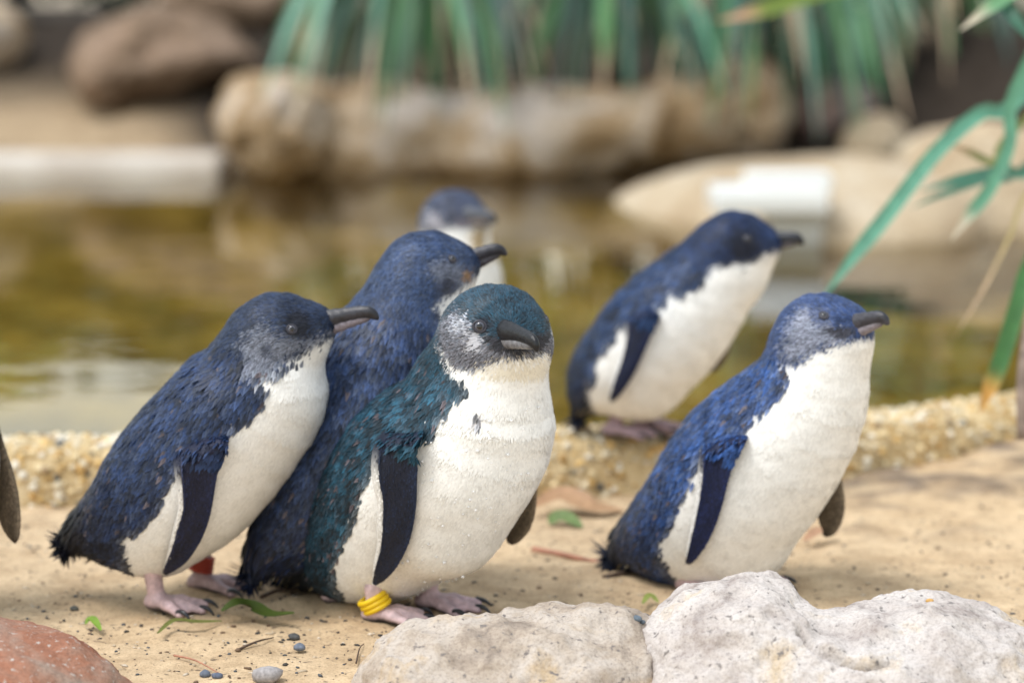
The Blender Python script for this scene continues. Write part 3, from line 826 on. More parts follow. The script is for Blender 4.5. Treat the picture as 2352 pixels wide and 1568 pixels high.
        Vt, Ft = join(ps); tag(mesh('blade_feathers', Vt, Ft, M['feather'], fo, col=np.clip(np.concatenate(cs), .002, .9)), kind='stuff')
        if margin:                                                    # fringe of fine vanes on the trailing edge
            ps, cs = [], []
            for i in np.linspace(.22, .97, S.get('fringe', 110)):
                k = min(int(i * (m - 1)), m - 2); p = VV[k * nq + 4] * (1 - (i * (m - 1) - k)) + VV[(k + 1) * nq + 4] * (i * (m - 1) - k)
                along = unit(VV[(k + 1) * nq] - VV[k * nq]); outw = unit(VV[k * nq] - VV[k * nq + 3])
                d = unit(along + outw * g.uniform(.10, .35)); L_ = .0055 * g.uniform(.7, 1.2); s_ = unit(np.cross(d, [0, -1, 0])); w2 = .0009
                p = p + np.array([0, -.0007, 0])
                ps.append((np.array([p, p + d * L_ * .4 - s_ * w2, p + d * L_ * .4 + s_ * w2, p + d * L_]), np.array([(0, 1, 3), (0, 3, 2)])))
                cs.append(np.tile(np.array(colr) * g.uniform(.9, 1.8), (4, 1)))
            Vt, Ft = join(ps); tag(mesh('fringe', Vt, Ft, M['flipper'], fo, col=np.concatenate(cs)), kind='stuff')
        return fo
    if 'flip' in S: flipper(S['flip'], colr=pal['flip'])
    if 'flip_far' in S:
        flipper(S['flip_far'], far=S.get('far_off', .075), colr=(0.13, 0.10, 0.068), margin=False, tipdark=True)
    # ---- beak
    L_ = float(np.linalg.norm(b1 - b0)); bs = S.get('bscale', 1.0) * 1.22
    upn = [(-.35, -.003, .0085), (-.05, -.0012, .0066), (.25, .0004, .0050), (.55, .0010, .0043), (.80, .0008, .0039), (.93, -.0014, .0027), (1.0, -.0048, .0013)]
    lon = [(-.35, -.0078, .0066), (-.05, -.0072, .0050), (.3, -.0056, .0037), (.65, -.0040, .0027), (.88, -.0032, .0016)]
    bw = S.get('bwide', .85)
    for nm, nd in (('upper_beak', upn), ('lower_beak', lon)):
        K = np.array([(a * L_, 0, z * bs, q * bs) for a, z, q in nd]); K = catmull(K, 2)
        K2 = catmull(np.array([(a * L_, 0, z * bs, q * bs) for a, z, q in ((-.2, .0042, .0034), (.2, .0042, .0026), (.6, .0038, .0021), (.85, .0026, .0018), (.97, -.001, .0014))]), 2) if nm == 'upper_beak' else []
        def fb_(P, K=K, K2=K2):
            Pq = P / np.array([1, bw, 1]); d = None
            for a, b in zip(K[:-1], K[1:]):
                e_ = d_cone(Pq, a[:3], b[:3], a[3], b[3]); d = e_ if d is None else smin(d, e_, .003)
            for a, b in zip(K2[:-1], K2[1:]):
                d = smin(d, d_cone(Pq, a[:3], b[:3], a[3], b[3]), .0022)
            return d
        Vb, Qb = surface_nets(fb_, K[:, :3].min(0) - .011 * bs, K[:, :3].max(0) + .011 * bs, .0011)
        nb = grad(fb_, Vb)
        if (np.cross(Vb[Qb[:, 1]] - Vb[Qb[:, 0]], Vb[Qb[:, 2]] - Vb[Qb[:, 0]]) * nb[Qb[:, 0]]).sum() < 0: Qb = Qb[:, ::-1]
        Vw = b0 + Vb[:, :1] * bd + Vb[:, 1:2] * lat + Vb[:, 2:] * up
        tt = Vb[:, 0] / L_
        if nm == 'upper_beak':
            cb = np.tile(pal.get('beak', (.035, .035, .045)), (len(Vb), 1)) * (1 - .5 * sstep(.7, 1, tt))[:, None]
            cb = cb * (.75 + .9 * sstep(-.002, -.005, Vb[:, 2]))[:, None]
        else:
            cb = np.tile(pal.get('beak_low', (.16, .13, .15)), (len(Vb), 1)) * (1 - .5 * sstep(.6, .95, tt))[:, None]
        mesh(nm, Vw, Qb, M['beak'], root, col=cb)
    # ---- eyes
    if 'eye' in S:
        pe = hit(*S['eye'])
        if pe is not None:
            ne = grad(fn, pe[None])[0]
            if 'eye_dir' in S: ne = unit(ne + np.array(S['eye_dir']))
            for mir in (False, True):
                p_, n_ = pe, ne
                if mir:
                    p_ = pe - 2 * ((pe - hc) @ lat_n) * lat_n; n_ = ne - 2 * (ne @ lat_n) * lat_n
                re = .0041 * S.get('eyescale', 1); cen = p_ - n_ * re * .35
                R = frame_to(n_); Vs, Fs = uvsphere(re)
                z_ = [Vs[f][:, :, 2].mean(1) / re for f in Fs]
                mi = np.concatenate([np.where(zz > .87, 0, np.where(zz > .60, 1, 2)) for zz in z_])
                mesh('eye', cen + Vs @ R.T, Fs, None, root, mats=[M['pupil'], M['iris'], M['lid']], midx=mi)
                th = np.linspace(0, 2 * math.pi, 24, endpoint=False)
                ring = cen + R[:, 2] * re * .52 + re * .90 * (np.cos(th)[:, None] * R[:, 0] * 1.08 + np.sin(th)[:, None] * R[:, 1] * .92)
                Vr, Fr = tube(ring, re * .20, 8, closed=True)
                mesh('eyelid', Vr, Fr, M['lid'], root)
    # ---- feet
    for ft in S['feet']:
        heel = atz(*ft['heel'], bz + 0.002) if len(ft['heel']) == 2 else np.array(ft['heel'])
        if 'top' in ft: tp_ = at(*ft['top'], heel[1] + ft.get('topd', 0.0))
        else: tp_ = heel + np.array([0, 0, .05])
        foot(root, heel, math.radians(ft['yaw']), tp_, ft.get('band'), ft.get('size', 1.0), ft.get('skin', (0.60, 0.43, 0.44)))
    S['_'] = dict(root=root, hit=hit, fn=fn, V=V, N=Nn, B=B, nl=nl, fwd=fwd)
    return root

BLUE_A = dict(back=np.array([.017, .036, .100]), tail=np.array([.008, .009, .016]), head=np.array([.021, .037, .086]), flip=(.013, .018, .050), beak=(.042, .042, .056), beak_low=(.24, .21, .25))
TEAL = dict(back=np.array([.010, .053, .088]), tail=np.array([.006, .011, .020]), head=np.array([.015, .055, .090]), flip=(.011, .018, .042), beak=(.014, .015, .020), beak_low=(.22, .22, .24))
BLUE_B = dict(back=np.array([.034, .062, .155]), tail=np.array([.008, .013, .036]), head=np.array([.042, .074, .170]), flip=(.010, .014, .035), beak=(.045, .045, .062), beak_low=(.06, .055, .07))
BLUE_F = dict(back=np.array([.022, .070, .235]), tail=np.array([.014, .018, .036]), head=np.array([.042, .080, .220]), flip=(.010, .017, .062), beak=(.070, .068, .085), beak_low=(.26, .23, .26))
BLUE_E = dict(back=np.array([.014, .040, .120]), tail=np.array([.010, .014, .028]), head=np.array([.014, .032, .100]), flip=(.011, .017, .050), beak=(.04, .045, .06), beak_low=(.12, .11, .13))
BLUE_D = dict(back=np.array([.05, .06, .11]), tail=np.array([.008, .009, .016]), head=np.array([.055, .068, .120]), flip=(.01, .014, .03), beak=(.10, .11, .14), beak_low=(.30, .26, .26))
GREY = np.array([.18, .195, .25]); CREAM = np.array([.76, .71, .60])

specs = []
# left, full profile
PA = dict(seed=1, base=(415, 1398, 0.0), yaw=-14, label='navy penguin wearing a red leg band, beak pointing past its neighbour', pal=BLUE_A, nf=38000, nh=7,
    chain=[(190, 1226, 32), (232, 1210, 60), (300, 1198, 102), (370, 1152, 150), (450, 1075, 172), (558, 948, 163), (612, 890, 132), (610, 815, 100), (640, 767, 88), (703, 757, 52), (740, 746, 24)],
    extra=[(690, 800, 52), (365, 1235, 85)], headnode=8, beak=[(748, 735), (864, 716), -.010], eye=(670, 756), eyescale=1.1, worn=.02,
    regions=[([(785, 757), (745, 778), (690, 812), (640, 842), (605, 856), (597, 872), (612, 900), (600, 930), (570, 955), (540, 972), (520, 1000), (430, 1020), (405, 1080), (385, 1120), (362, 1170), (330, 1205), (290, 1225), (285, 1260), (305, 1340), (500, 1420), (930, 1100), (930, 757)], 14, WHITE, 'all'),
             ([(555, 790), (600, 745), (650, 770), (720, 772), (775, 762), (700, 806), (640, 838), (600, 868), (570, 850)], 24, GREY, 'all'),
             (circ(690, 745, 34), 12, (.010, .013, .026), 'head'), (circ(620, 800, 12), 10, (.05, .06, .1), 'head')],
    flip=[(474, 985, 50), (469, 1005, 58), (452, 1058, 54), (450, 1115, 45), (447, 1171, 38), (432, 1222, 35), (410, 1273, 26), (388, 1304, 13), (377, 1318, 4)],
    feet=[dict(heel=(362, 1402), yaw=-22, top=(348, 1300), topd=.0, size=1.0), dict(heel=(462, 1357), yaw=-12, top=(465, 1255), topd=.0, band=('red_band', 4, .0098, .0022, (.12, 0, 0), .52), size=1.05, skin=(.42, .30, .31))])
specs.append(PA)
# behind the front pair, seen from behind its side
PB = dict(seed=2, base=(800, 1378, 0.0), yaw=16, label='plain blue penguin standing tall between the red-banded and yellow-banded penguins', pal=BLUE_B, nf=26000, nh=6,
    chain=[(600, 1292, 30), (638, 1250, 60), (704, 1190, 110), (790, 1090, 158), (860, 960, 172), (905, 820, 150), (945, 705, 105), (978, 628, 93), (1030, 618, 55), (1062, 608, 25)],
    extra=[(1010, 670, 55)], headnode=7, beak=[(1062, 600), (1157, 570), .0], eye=(1038, 595), worn=.02, bscale=1.0,
    regions=[([(1092, 630), (1063, 653), (1028, 681), (1003, 700), (1010, 735), (1040, 790), (1200, 800), (1200, 626)], 12, WHITE, 'all'),
             ([(985, 605), (1025, 592), (1070, 612), (1088, 640), (1045, 660), (1005, 650)], 16, np.array([.15, .17, .24]), 'all'),
             (circ(1030, 655, 20), 12, (.05, .06, .10), 'head'), (circ(1075, 630, 9), 6, (.35, .20, .10), 'head')],
    feet=[dict(heel=(770, 1385), yaw=20, top=(770, 1260)), dict(heel=(850, 1360), yaw=20, top=(850, 1240))])
specs.append(PB)
# front, looking at the camera
PC = dict(seed=3, var=(.4, 1.7), base=(940, 1412, 0.0), yaw=-38, label='wet teal-backed penguin with yellow leg rings and its head turned forward', pal=TEAL, nf=56000, nh=8,
    chain=[(685, 1300, 36), (742, 1284, 66), (815, 1252, 120), (880, 1205, 172), (985, 1092, 208), (1090, 990, 178), (1108, 925, 142), (1124, 868, 113), (1133, 780, 121), (1165, 790, 94)],
    extra=[(1065, 868, 108), (1062, 1095, 150, -.020), (1030, 1200, 130, -.018)], headnode=8, beak=[(1172, 762), (1234, 789), -.036, -.040], eye=(1102, 750), eyescale=1.4, worn=.04, eye_dir=(.1, -.5, 0), bscale=.98, bwide=.82,
    regions=[([(1008, 795), (1030, 850), (1068, 892), (1038, 925), (1008, 955), (990, 1000), (960, 1010), (870, 1040), (855, 1075), (830, 1120), (812, 1180), (795, 1230), (765, 1290), (768, 1330), (800, 1410), (900, 1500), (1500, 1400), (1500, 780), (1300, 800)], 12, WHITE, 'all'),
             ([(1008, 745), (1045, 705), (1085, 735), (1115, 775), (1165, 790), (1250, 775), (1290, 745), (1290, 800), (1240, 822), (1160, 822), (1100, 850), (1040, 845), (1012, 800)], 14, np.array([.16, .16, .19]), 'head'),
             (circ(1062, 745, 22), 18, np.array([.46, .47, .52]), 'head'), (circ(1092, 782, 20), 16, np.array([.50, .51, .56]), 'head'),
             ([(1090, 862), (1150, 828), (1240, 826), (1262, 850), (1220, 880), (1140, 885)], 26, CREAM, 'head'),
             (circ(1120, 748, 16), 10, (.012, .02, .035), 'head'), ([(1120, 775), (1180, 770), (1225, 790), (1190, 812), (1150, 800)], 8, (.03, .03, .04), 'head'),
             (circ(1102, 962, 10), 8, (.42, .40, .42), 'all')],
    flip=[(958, 972, 18), (945, 992, 30), (911, 1030, 51), (906, 1087, 53), (911, 1149, 46), (907, 1211, 41), (897, 1262, 33), (877, 1310, 22), (859, 1342, 5)],
    flip_far=[(1215, 1000, 20), (1217, 1060, 20), (1207, 1115, 28), (1196, 1165, 35), (1187, 1205, 32), (1178, 1232, 20), (1171, 1247, 6)], far_off=.085,
    feet=[dict(heel=(862, 1428), yaw=-8, top=(858, 1350), topd=.0, band=('yellow_band', 3, .0118, .0026, (-.55, .0, .0), .42), size=1.0, skin=(.68, .50, .51)),
          dict(heel=(985, 1400), yaw=-22, top=(985, 1320), size=1.05, skin=(.58, .43, .47))])
specs.append(PC)
# right, behind the big white rock
PF = dict(seed=4, base=(1640, 1352, 0.0), yaw=-32, label='bright blue penguin leaning forward behind the two-humped white rock', pal=BLUE_F, nf=38000, nh=7,
    chain=[(1440, 1262, 28), (1476, 1242, 58), (1552, 1225, 112), (1640, 1180, 163), (1730, 1070, 180), (1832, 952, 146), (1872, 872, 112), (1880, 815, 100), (1887, 775, 95), (1932, 768, 58), (1958, 758, 28)],
    extra=[(1935, 800, 50), (1700, 1250, 105)], headnode=8, beak=[(1955, 745), (2036, 728), -.022, -.012], eye=(1892, 725), worn=.03,
    regions=[([(1990, 772), (1950, 780), (1907, 792), (1861, 815), (1835, 838), (1793, 838), (1806, 873), (1788, 909), (1762, 935), (1736, 951), (1715, 975), (1690, 1000), (1615, 1030), (1600, 1060), (1595, 1097), (1564, 1133), (1553, 1175), (1535, 1211), (1512, 1243), (1517, 1284), (1545, 1330), (1650, 1420), (2150, 1300), (2150, 772)], 13, WHITE, 'all'),
             ([(1795, 790), (1815, 740), (1850, 708), (1900, 738), (1940, 758), (1960, 775), (1900, 795), (1855, 818), (1800, 838)], 18, np.array([.26, .28, .37]), 'all'),
             (circ(1812, 780, 12), 12, np.array([.12, .14, .22]), 'head'), (circ(1893, 724, 20), 10, np.array([.09, .12, .24]), 'head'), ([(1900, 755), (1960, 745), (1975, 760), (1930, 775)], 8, np.array([.05, .05, .07]), 'head')],
    flip=[(1700, 972, 30), (1680, 995, 40), (1649, 1045, 42), (1638, 1097, 36), (1629, 1149, 32), (1616, 1201, 28), (1600, 1248, 21), (1585, 1282, 11), (1578, 1294, 4)],
    flip_far=[(1890, 1000, 22), (1896, 1060, 24), (1905, 1110, 30), (1908, 1160, 33), (1907, 1195, 27), (1903, 1216, 17), (1895, 1228, 6)], far_off=.08,
    feet=[dict(heel=(1580, 1362), yaw=-30, top=(1590, 1270)), dict(heel=(1700, 1345), yaw=-30, top=(1700, 1260))])
specs.append(PF)
# back, on the kerb
PE = dict(seed=5, base=(1440, 1006, 0.069), yaw=-14, label='penguin stooping forward on the pool kerb with the water behind it', pal=BLUE_E, nf=18000, nh=6,
    chain=[(1340, 948, 9), (1348, 905, 32), (1385, 865, 72), (1450, 835, 118), (1530, 757, 133), (1612, 668, 110), (1652, 608, 84), (1690, 562, 73), (1738, 566, 44), (1765, 562, 22)],
    extra=[(1700, 630, 68), (1480, 880, 85)], headnode=7, beak=[(1762, 550), (1843, 548), -.006], eye=(1716, 548), worn=.02,
    regions=[([(1775, 580), (1702, 606), (1642, 615), (1616, 645), (1594, 658), (1546, 671), (1511, 708), (1490, 730), (1425, 738), (1416, 777), (1390, 799), (1373, 825), (1370, 860), (1351, 890), (1360, 940), (1450, 1060), (1900, 800), (1900, 580)], 12, WHITE, 'all'),
             (circ(1712, 560, 40), 20, np.array([.012, .016, .035]), 'head')],
    flip=[(1497, 690, 30), (1481, 710, 40), (1468, 751, 34), (1455, 799, 27), (1438, 847, 22), (1420, 886, 17), (1408, 912, 9), (1404, 922, 3)],
    flip_far=[(1668, 745, 10), (1664, 785, 16), (1654, 818, 16), (1642, 842, 10), (1636, 852, 4)], far_off=.06,
    feet=[dict(heel=(1408, 1004), yaw=-12, top=(1425, 930), skin=(.36, .25, .28)), dict(heel=(1480, 992), yaw=-14, top=(1490, 930), skin=(.36, .25, .28))])
specs.append(PE)
# far head looking over the tall blue one
PD = dict(seed=6, base=(1050, 965, 0.012), yaw=-42, label='grey-cheeked penguin peering from behind the tall blue penguin', pal=BLUE_D, nf=14000, nh=4,
    chain=[(985, 935, 12), (1000, 900, 45), (1030, 810, 100), (1055, 680, 98), (1060, 590, 77), (1042, 516, 77), (1062, 520, 56)],
    headnode=5, beak=[(1080, 492), (1138, 500), -.022, -.020], eye=(1040, 490), worn=.02,
    regions=[([(940, 545), (985, 530), (1035, 524), (1100, 518), (1160, 515), (1300, 520), (1300, 900), (1010, 900), (1000, 640)], 12, WHITE * .95, 'all'),
             ([(970, 520), (985, 485), (1010, 495), (1030, 520), (1000, 535)], 14, np.array([.42, .40, .44]), 'head'), ([(1035, 505), (1090, 490), (1110, 512), (1060, 522)], 8, np.array([.16, .14, .17]), 'head'),
             ([(1080, 530), (1115, 520), (1125, 600), (1085, 620)], 10, np.array([.55, .40, .20]), 'all')],
    flip_far=[(1105, 660, 14), (1112, 730, 20), (1110, 800, 16), (1104, 840, 6)], far_off=.06,
    feet=[dict(heel=(1030, 968), yaw=-40, top=(1030, 890)), dict(heel=(1075, 962), yaw=-40, top=(1075, 890))])
specs.append(PD)
# only its flipper reaches into the picture
PG = dict(seed=8, base=(-140, 1425, 0.0), yaw=-30, label='penguin standing apart near the reddish stone, holding out a brown flipper', pal=BLUE_A, nf=6000, nh=5,
    chain=[(-245, 1345, 18), (-215, 1310, 55), (-170, 1220, 122), (-148, 1080, 136), (-145, 960, 118), (-148, 860, 92), (-145, 800, 88), (-125, 810, 60)],
    headnode=6, beak=[(-130, 800), (-95, 812), -.03, -.03], worn=.02,
    regions=[([(-235, 850), (-190, 860), (-200, 950), (-230, 1100), (-220, 1300), (-180, 1460), (200, 1400), (200, 830), (-100, 830)], 12, WHITE, 'all')],
    flip_far=[(-25, 960, 18), (-14, 1030, 26), (2, 1090, 30), (14, 1140, 29), (23, 1190, 25), (31, 1225, 15), (35, 1242, 5)], far_off=.045,
    feet=[dict(heel=(-200, 1428), yaw=-50, top=(-200, 1330)), dict(heel=(-120, 1415), yaw=-50, top=(-120, 1320))])
specs.append(PG)
for S in specs: penguin(S)

# water drops clinging to the wet penguin's breast
S = PC; I_ = S['_']; V, Nn = I_['V'], I_['N']; u_, v_ = proj(V)
ok = np.where((poly_sd(u_, v_, [(980, 960), (1240, 930), (1230, 1060), (1100, 1280), (1010, 1385), (900, 1380), (930, 1200)]) > 0) & (Nn[:, 1] < 0.1))[0]
gd = np.random.default_rng(5); ps = []
for i in gd.choice(ok, 150):
    rr = .0006 + .0011 * gd.random() ** 2
    R = frame_to(Nn[i]); ps.append((V[i] + Nn[i] * (.0014 + rr * .3) + gd.normal(0, .0015, 3) + (uvsphere(rr, 10, 7)[0] * np.array([1, 1, .75])) @ R.T, uvsphere(rr, 10, 7)[1]))
Vd, Fd = join(ps)
dm, nt, b = newmat('water_drop'); b.inputs['Transmission Weight'].default_value = 0.35; b.inputs['Roughness'].default_value = 0.03; b.inputs['IOR'].default_value = 1.33; b.inputs['Base Color'].default_value = (.9, .9, .9, 1)  # whitish base colour paints the bright glints into the drops
tag(mesh('water_droplets', Vd, Fd, dm, I_['root']), kind='stuff')

# ================================================================== PLANTS
def strip(pts, wid, fold=0.25, face=None):
    """strap leaf with a folded midrib"""
    pts = np.asarray(pts); T = unit(np.gradient(pts, axis=0))
    face = np.array([0, -1.0, .25]) if face is None else np.asarray(face, float)
    s_ = unit(np.cross(T, face)); nn = np.cross(s_, T)
    wid = np.asarray(wid)[:, None]
    V = np.stack([pts - s_ * wid / 2 + nn * wid * fold, pts, pts + s_ * wid / 2 + nn * wid * fold], 1).reshape(-1, 3)
    m = len(pts); F = []
    for i in range(m - 1):
        for j in (0, 1): F.append((i * 3 + j, i * 3 + j + 1, i * 3 + 4 + j, i * 3 + 3 + j))
    return V, np.array(F)
GREENS = np.array([(.030, .130, .065), (.060, .200, .115), (.012, .050, .022), (.080, .220, .070), (.012, .045, .030), (.140, .280, .200), (.050, .150, .030)])
DRY = np.array([.50, .36, .22])
def strap_leaf(parent, pts, width, col, dry=0.0, tipcol=DRY, face=None, n=16):
    P = catmull(np.array(pts), max(2, n // (len(pts) - 1)))
    t = np.linspace(0, 1, len(P))
    wd = width * np.minimum(1, (1 - t) * 5.0 + .04) * np.minimum(1, .55 + t * 2)
    V_, F_ = strip(P, wd, .18, face)
    c = np.tile(col, (len(P), 1))
    if dry > 0:
        k = sstep(1 - dry * 1.5, 1 - dry * .6, t)[:, None]; c = c * (1 - k) + np.asarray(tipcol) * k
    return mesh('leaf', V_, F_, M['leaf'], parent, col=np.repeat(c, 3, 0))
gp = np.random.default_rng(21)
def clump(root_px, D, spread_u, vr, count, label, lean, wid=.027):
    rp = at(root_px[0], root_px[1], D)
    gz = float(ground_z(rp[0], rp[1])); rp[2] = max(gz, 0.40)
    e = empty('strap_leaf_plant', rp, label, 'plant', 'strap leaved plants behind the boulders')
    V_, F_ = tube(np.array([rp + (0, 0, -.25), rp + (0, 0, .03)]), [.09, .05], 8)
    mesh('crown_base', V_, F_, M['bark'], e)
    for k in range(count):
        q = gp.uniform(-1, 1); tu = root_px[0] + q * spread_u + lean + gp.normal(0, 25); tv = vr[0] + (vr[1] - vr[0]) * gp.random() ** 1.6
        tip = at(tu, tv, gp.uniform(6.25, 6.75) if (tv > 190 and gp.random() < .35) else D - gp.uniform(.3, 1.2))
        mid = (rp * .5 + tip * .5); mid[2] = max(rp[2], tip[2]) + gp.uniform(.18, .42)
        r0 = rp + np.array([gp.normal(0, .04), gp.normal(0, .03), 0])
        pts = bez(r0, 2 * mid - .5 * r0 - .5 * tip, tip, 6)
        c = GREENS[gp.integers(7)] * gp.uniform(.5, 1.35)
        dry = gp.choice([0, 0, 0, 0, .06, .10])
        if gp.random() < .03: c = DRY * .7
        strap_leaf(e, pts, wid * gp.uniform(.7, 1.25), c, dry)
clump((980, -60), 8.2, 330, (60, 330), 125, 'dense strap-leaved plant drooping over the thick end of the long boulder', -40)
clump((1400, -60), 8.2, 300, (60, 300), 125, 'dense strap-leaved plant drooping over the middle of the long boulder', 0)
clump((1760, -60), 8.1, 300, (40, 330), 120, 'dense strap-leaved plant drooping over the rounded end of the long boulder', 60)
clump((2120, -120), 8.4, 260, (20, 260), 46, 'looser strap-leaved plant above the mauve boulder', 40, .026)

# nearer plant whose long leaves cross the right edge
rp = np.array([0.92, 3.02, float(ground_z(np.array(.92), np.array(3.02))) + .0])
e = empty('strap_leaf_plant', rp, 'plant whose long arching leaves cross over the pool beside the bright blue penguin', 'plant')
V_, F_ = tube(np.array([rp + (0, 0, -.05), rp + (0, 0, .05)]), [.05, .03], 8); mesh('crown_base', V_, F_, M['bark'], e)
def near_leaf(px, width, col, dry=0, tipcol=DRY, apex=None, face=None):
    pts = [rp + np.array([random.uniform(-.02, .02), random.uniform(-.02, .02), .03])]
    if apex is not None: pts.append(np.array(apex))
    pts += [at(u, v, d) for u, v, d in px]
    strap_leaf(e, pts, width, np.array(col), dry, tipcol, face, 40)
near_leaf([(2352, 215, 3.0), (2250, 262, 2.98), (2150, 350, 2.95), (2040, 490, 2.92), (1960, 590, 2.9), (1885, 690, 2.88)], .019, (.115, .33, .225), 0, apex=(.80, 3.02, .66))
near_leaf([(2350, 170, 2.95), (2318, 330, 2.93), (2275, 430, 2.91), (2225, 495, 2.9), (2182, 555, 2.89)], .016, (.105, .30, .185), .16, (.55, .48, .36), apex=(.78, 2.98, .70))
near_leaf([(2400, 365, 3.05), (2300, 388, 3.03), (2200, 412, 3.0), (2112, 440, 2.99)], .012, (.075, .24, .170), 0, apex=(.84, 3.05, .58))
near_leaf([(2370, 372, 3.1), (2270, 410, 3.07), (2180, 440, 3.05), (2092, 478, 3.04)], .010, (.070, .21, .150), 0, apex=(.88, 3.08, .56))
near_leaf([(2390, 560, 2.75), (2340, 690, 2.72), (2300, 820, 2.70), (2272, 890, 2.69), (2250, 950, 2.68)], .020, (.045, .155, .035), .20, (.55, .28, .05), apex=(.76, 2.85, .54))
near_leaf([(2420, -50, 2.9), (2350, -30, 2.88), (2280, 12, 2.86), (2202, 72, 2.84)], .017, (.14, .33, .16), .14, (.6, .55, .42), apex=(.80, 2.95, .72))
near_leaf([(2200, -120, 2.9), (2290, -10, 2.88), (2335, 50, 2.86), (2400, 130, 2.84)], .014, (.03, .12, .07), 0, apex=(.66, 2.96, .80))
near_leaf([(2380, 410, 2.9), (2320, 540, 2.88), (2260, 660, 2.86), (2190, 780, 2.84)], .005, (.42, .34, .14), .3, apex=(.80, 2.96, .56))
near_leaf([(2340, 290, 3.0), (2290, 370, 2.99), (2225, 350, 2.98), (2178, 330, 2.97)], .010, (.26, .30, .10), .2, apex=(.86, 3.0, .60))
near_leaf([(1990, -60, 4.2), (1880, -20, 4.15), (1760, 20, 4.1), (1648, 50, 4.05)], .030, (.16, .24, .03), .14, (.62, .36, .22), apex=(.9, 4.0, .80))
V_, F_ = tube(catmull(np.array([at(2352, 1010, 2.55), at(2350, 900, 2.56), at(2362, 780, 2.58), at(2400, 600, 2.62)]), 4), [.0075] * 13, 8)
tag(mesh('stem', V_, F_, simple('grey_stem', (.22, .17, .14), .85, .2, 80, .3)), 'grey woody stem rising from the soil at the kerb corner', 'stem')

def leafcloud(c, rad, n, size, cols, g_):
    d = unit(g_.normal(0, 1, (n, 3))); rr = g_.random(n) ** .45
    cl = unit(g_.normal(0, 1, (26, 3))) * g_.random((26, 1)) ** .4
    k = g_.integers(26, size=n)
    P = c + rad * (cl[k] * .75 + d * rr[:, None] * .38)
    a = unit(g_.normal(0, 1, (n, 3))); b_ = unit(np.cross(a, g_.normal(0, 1, (n, 3)))); L = size * g_.uniform(.6, 1.4, (n, 1)); W = L * .34
    V = np.stack([P, P + a * L * .5 - b_ * W, P + a * L, P + a * L * .5 + b_ * W], 1).reshape(-1, 3)
    F = np.arange(n * 4).reshape(n, 4)
    cc = np.asarray(cols)[g_.integers(len(cols), size=n)] * (g_.uniform(.6, 1.4, (n, 1)) * (.75 + .5 * g_.random(26))[k][:, None])
    return V, F, np.repeat(cc, 4, 0)
gt = np.random.default_rng(33)
DKG = [(.020, .055, .020), (.035, .080, .030), (.030, .070, .045), (.050, .090, .030)]
LTG = [(.10, .20, .05), (.13, .24, .07), (.08, .17, .06)]
def shrub(x, y, w_, h_, cols, label, n=2600, size=.10, group='shrubs behind the boulders'):
    gz = float(ground_z(np.array(x), np.array(y)))
    e = empty('shrub', (x, y, gz), label, 'shrub', group)
    ps = []
    for k in range(5):
        a = k * 1.26; ps.append(tube(np.array([(x, y, gz - .05), (x + math.cos(a) * w_ * .25, y + math.sin(a) * w_ * .2, gz + h_ * .55)]), [.025, .010], 6))
    V_, F_ = join(ps); mesh('stems', V_, F_, M['bark'], e)
    V_, F_, c_ = leafcloud(np.array([x, y, gz + h_ * .52]), np.array([w_ / 2, w_ * .35, h_ * .5]), n, size, cols, gt)
    mesh('foliage', V_, F_, M['foliage'], e, col=c_, smooth=False)
def tree(x, y, h_, r_, cols, label, n=7000, size=.16, lean=0.0):
    gz = float(ground_z(np.array(x), np.array(y)))
    e = empty('tree', (x, y, gz), label, 'tree', 'trees beyond the shrubs')
    top = np.array([x + lean, y, gz + h_ * .8])
    ps = [tube(catmull(np.array([(x, y, gz - .1), (x + lean * .2 + .05, y, gz + h_ * .35), top]), 4), np.linspace(.11, .03, 9), 8)]
    for k in range(7):
        a = k * 2.4; s0 = np.array([x + lean * .4, y, gz + h_ * (.35 + .05 * k)])
        ps.append(tube(np.array([s0, s0 + np.array([math.cos(a) * r_ * .6, math.sin(a) * r_ * .6, h_ * .2])]), [.035, .012], 6))
    V_, F_ = join(ps); mesh('trunk', V_, F_, M['bark'], e)
    V_, F_, c_ = leafcloud(np.array([x + lean * .7, y, gz + h_ * .66]), np.array([r_, r_ * .8, h_ * .36]), n, size, cols, gt)
    mesh('crown', V_, F_, M['foliage'], e, col=c_, smooth=False)
shrub(-2.6, 10.2, 1.8, .74, LTG + DKG, 'mid green low shrub on the sandy slope above the tan boulder')
shrub(-1.3, 10.4, 1.7, .74, DKG, 'dark shrub right behind the brown boulder')
shrub(-.1, 9.6, 1.7, 1.2, DKG, 'dark shrub behind the drooping plant at the thick end of the boulder')
shrub(.9, 9.6, 1.7, 1.3, DKG, 'dark shrub behind the drooping plant over the rounded boulder end')
shrub(1.75, 9.7, 1.5, 1.2, LTG, 'light green shrub above the mauve boulder')
shrub(2.7, 9.4, 1.6, 1.3, DKG, 'dark shrub beyond the mauve boulder, next to the light green one')
shrub(-1.9, 12.3, 2.4, .85, DKG, 'wide dark shrub behind the mid green low shrub')
shrub(-3.5, 12.5, 2.2, .85, DKG, 'wide dark shrub below the pale green tree')
shrub(-3.9, 10.6, 1.6, 1.2, LTG, 'light green shrub far along the sandy slope')
tree(1.0, 12.5, 4.6, 1.7, DKG, 'tall dark tree beyond the light green shrub')
tree(3.4, 11.5, 4.2, 1.6, DKG, 'leafy tree beyond the dark shrub at the mauve boulder')
tree(-.2, 13.2, 4.2, 1.2, LTG + DKG, 'slim mixed green tree rising over the dark shrubs')
tree(-4.6, 14.0, 3.4, 1.3, LTG, 'pale green tree beyond the sandy slope', lean=-.3)
tree(5.6, 12.0, 4.5, 1.9, DKG, 'broad dark tree beyond the big tan boulder')

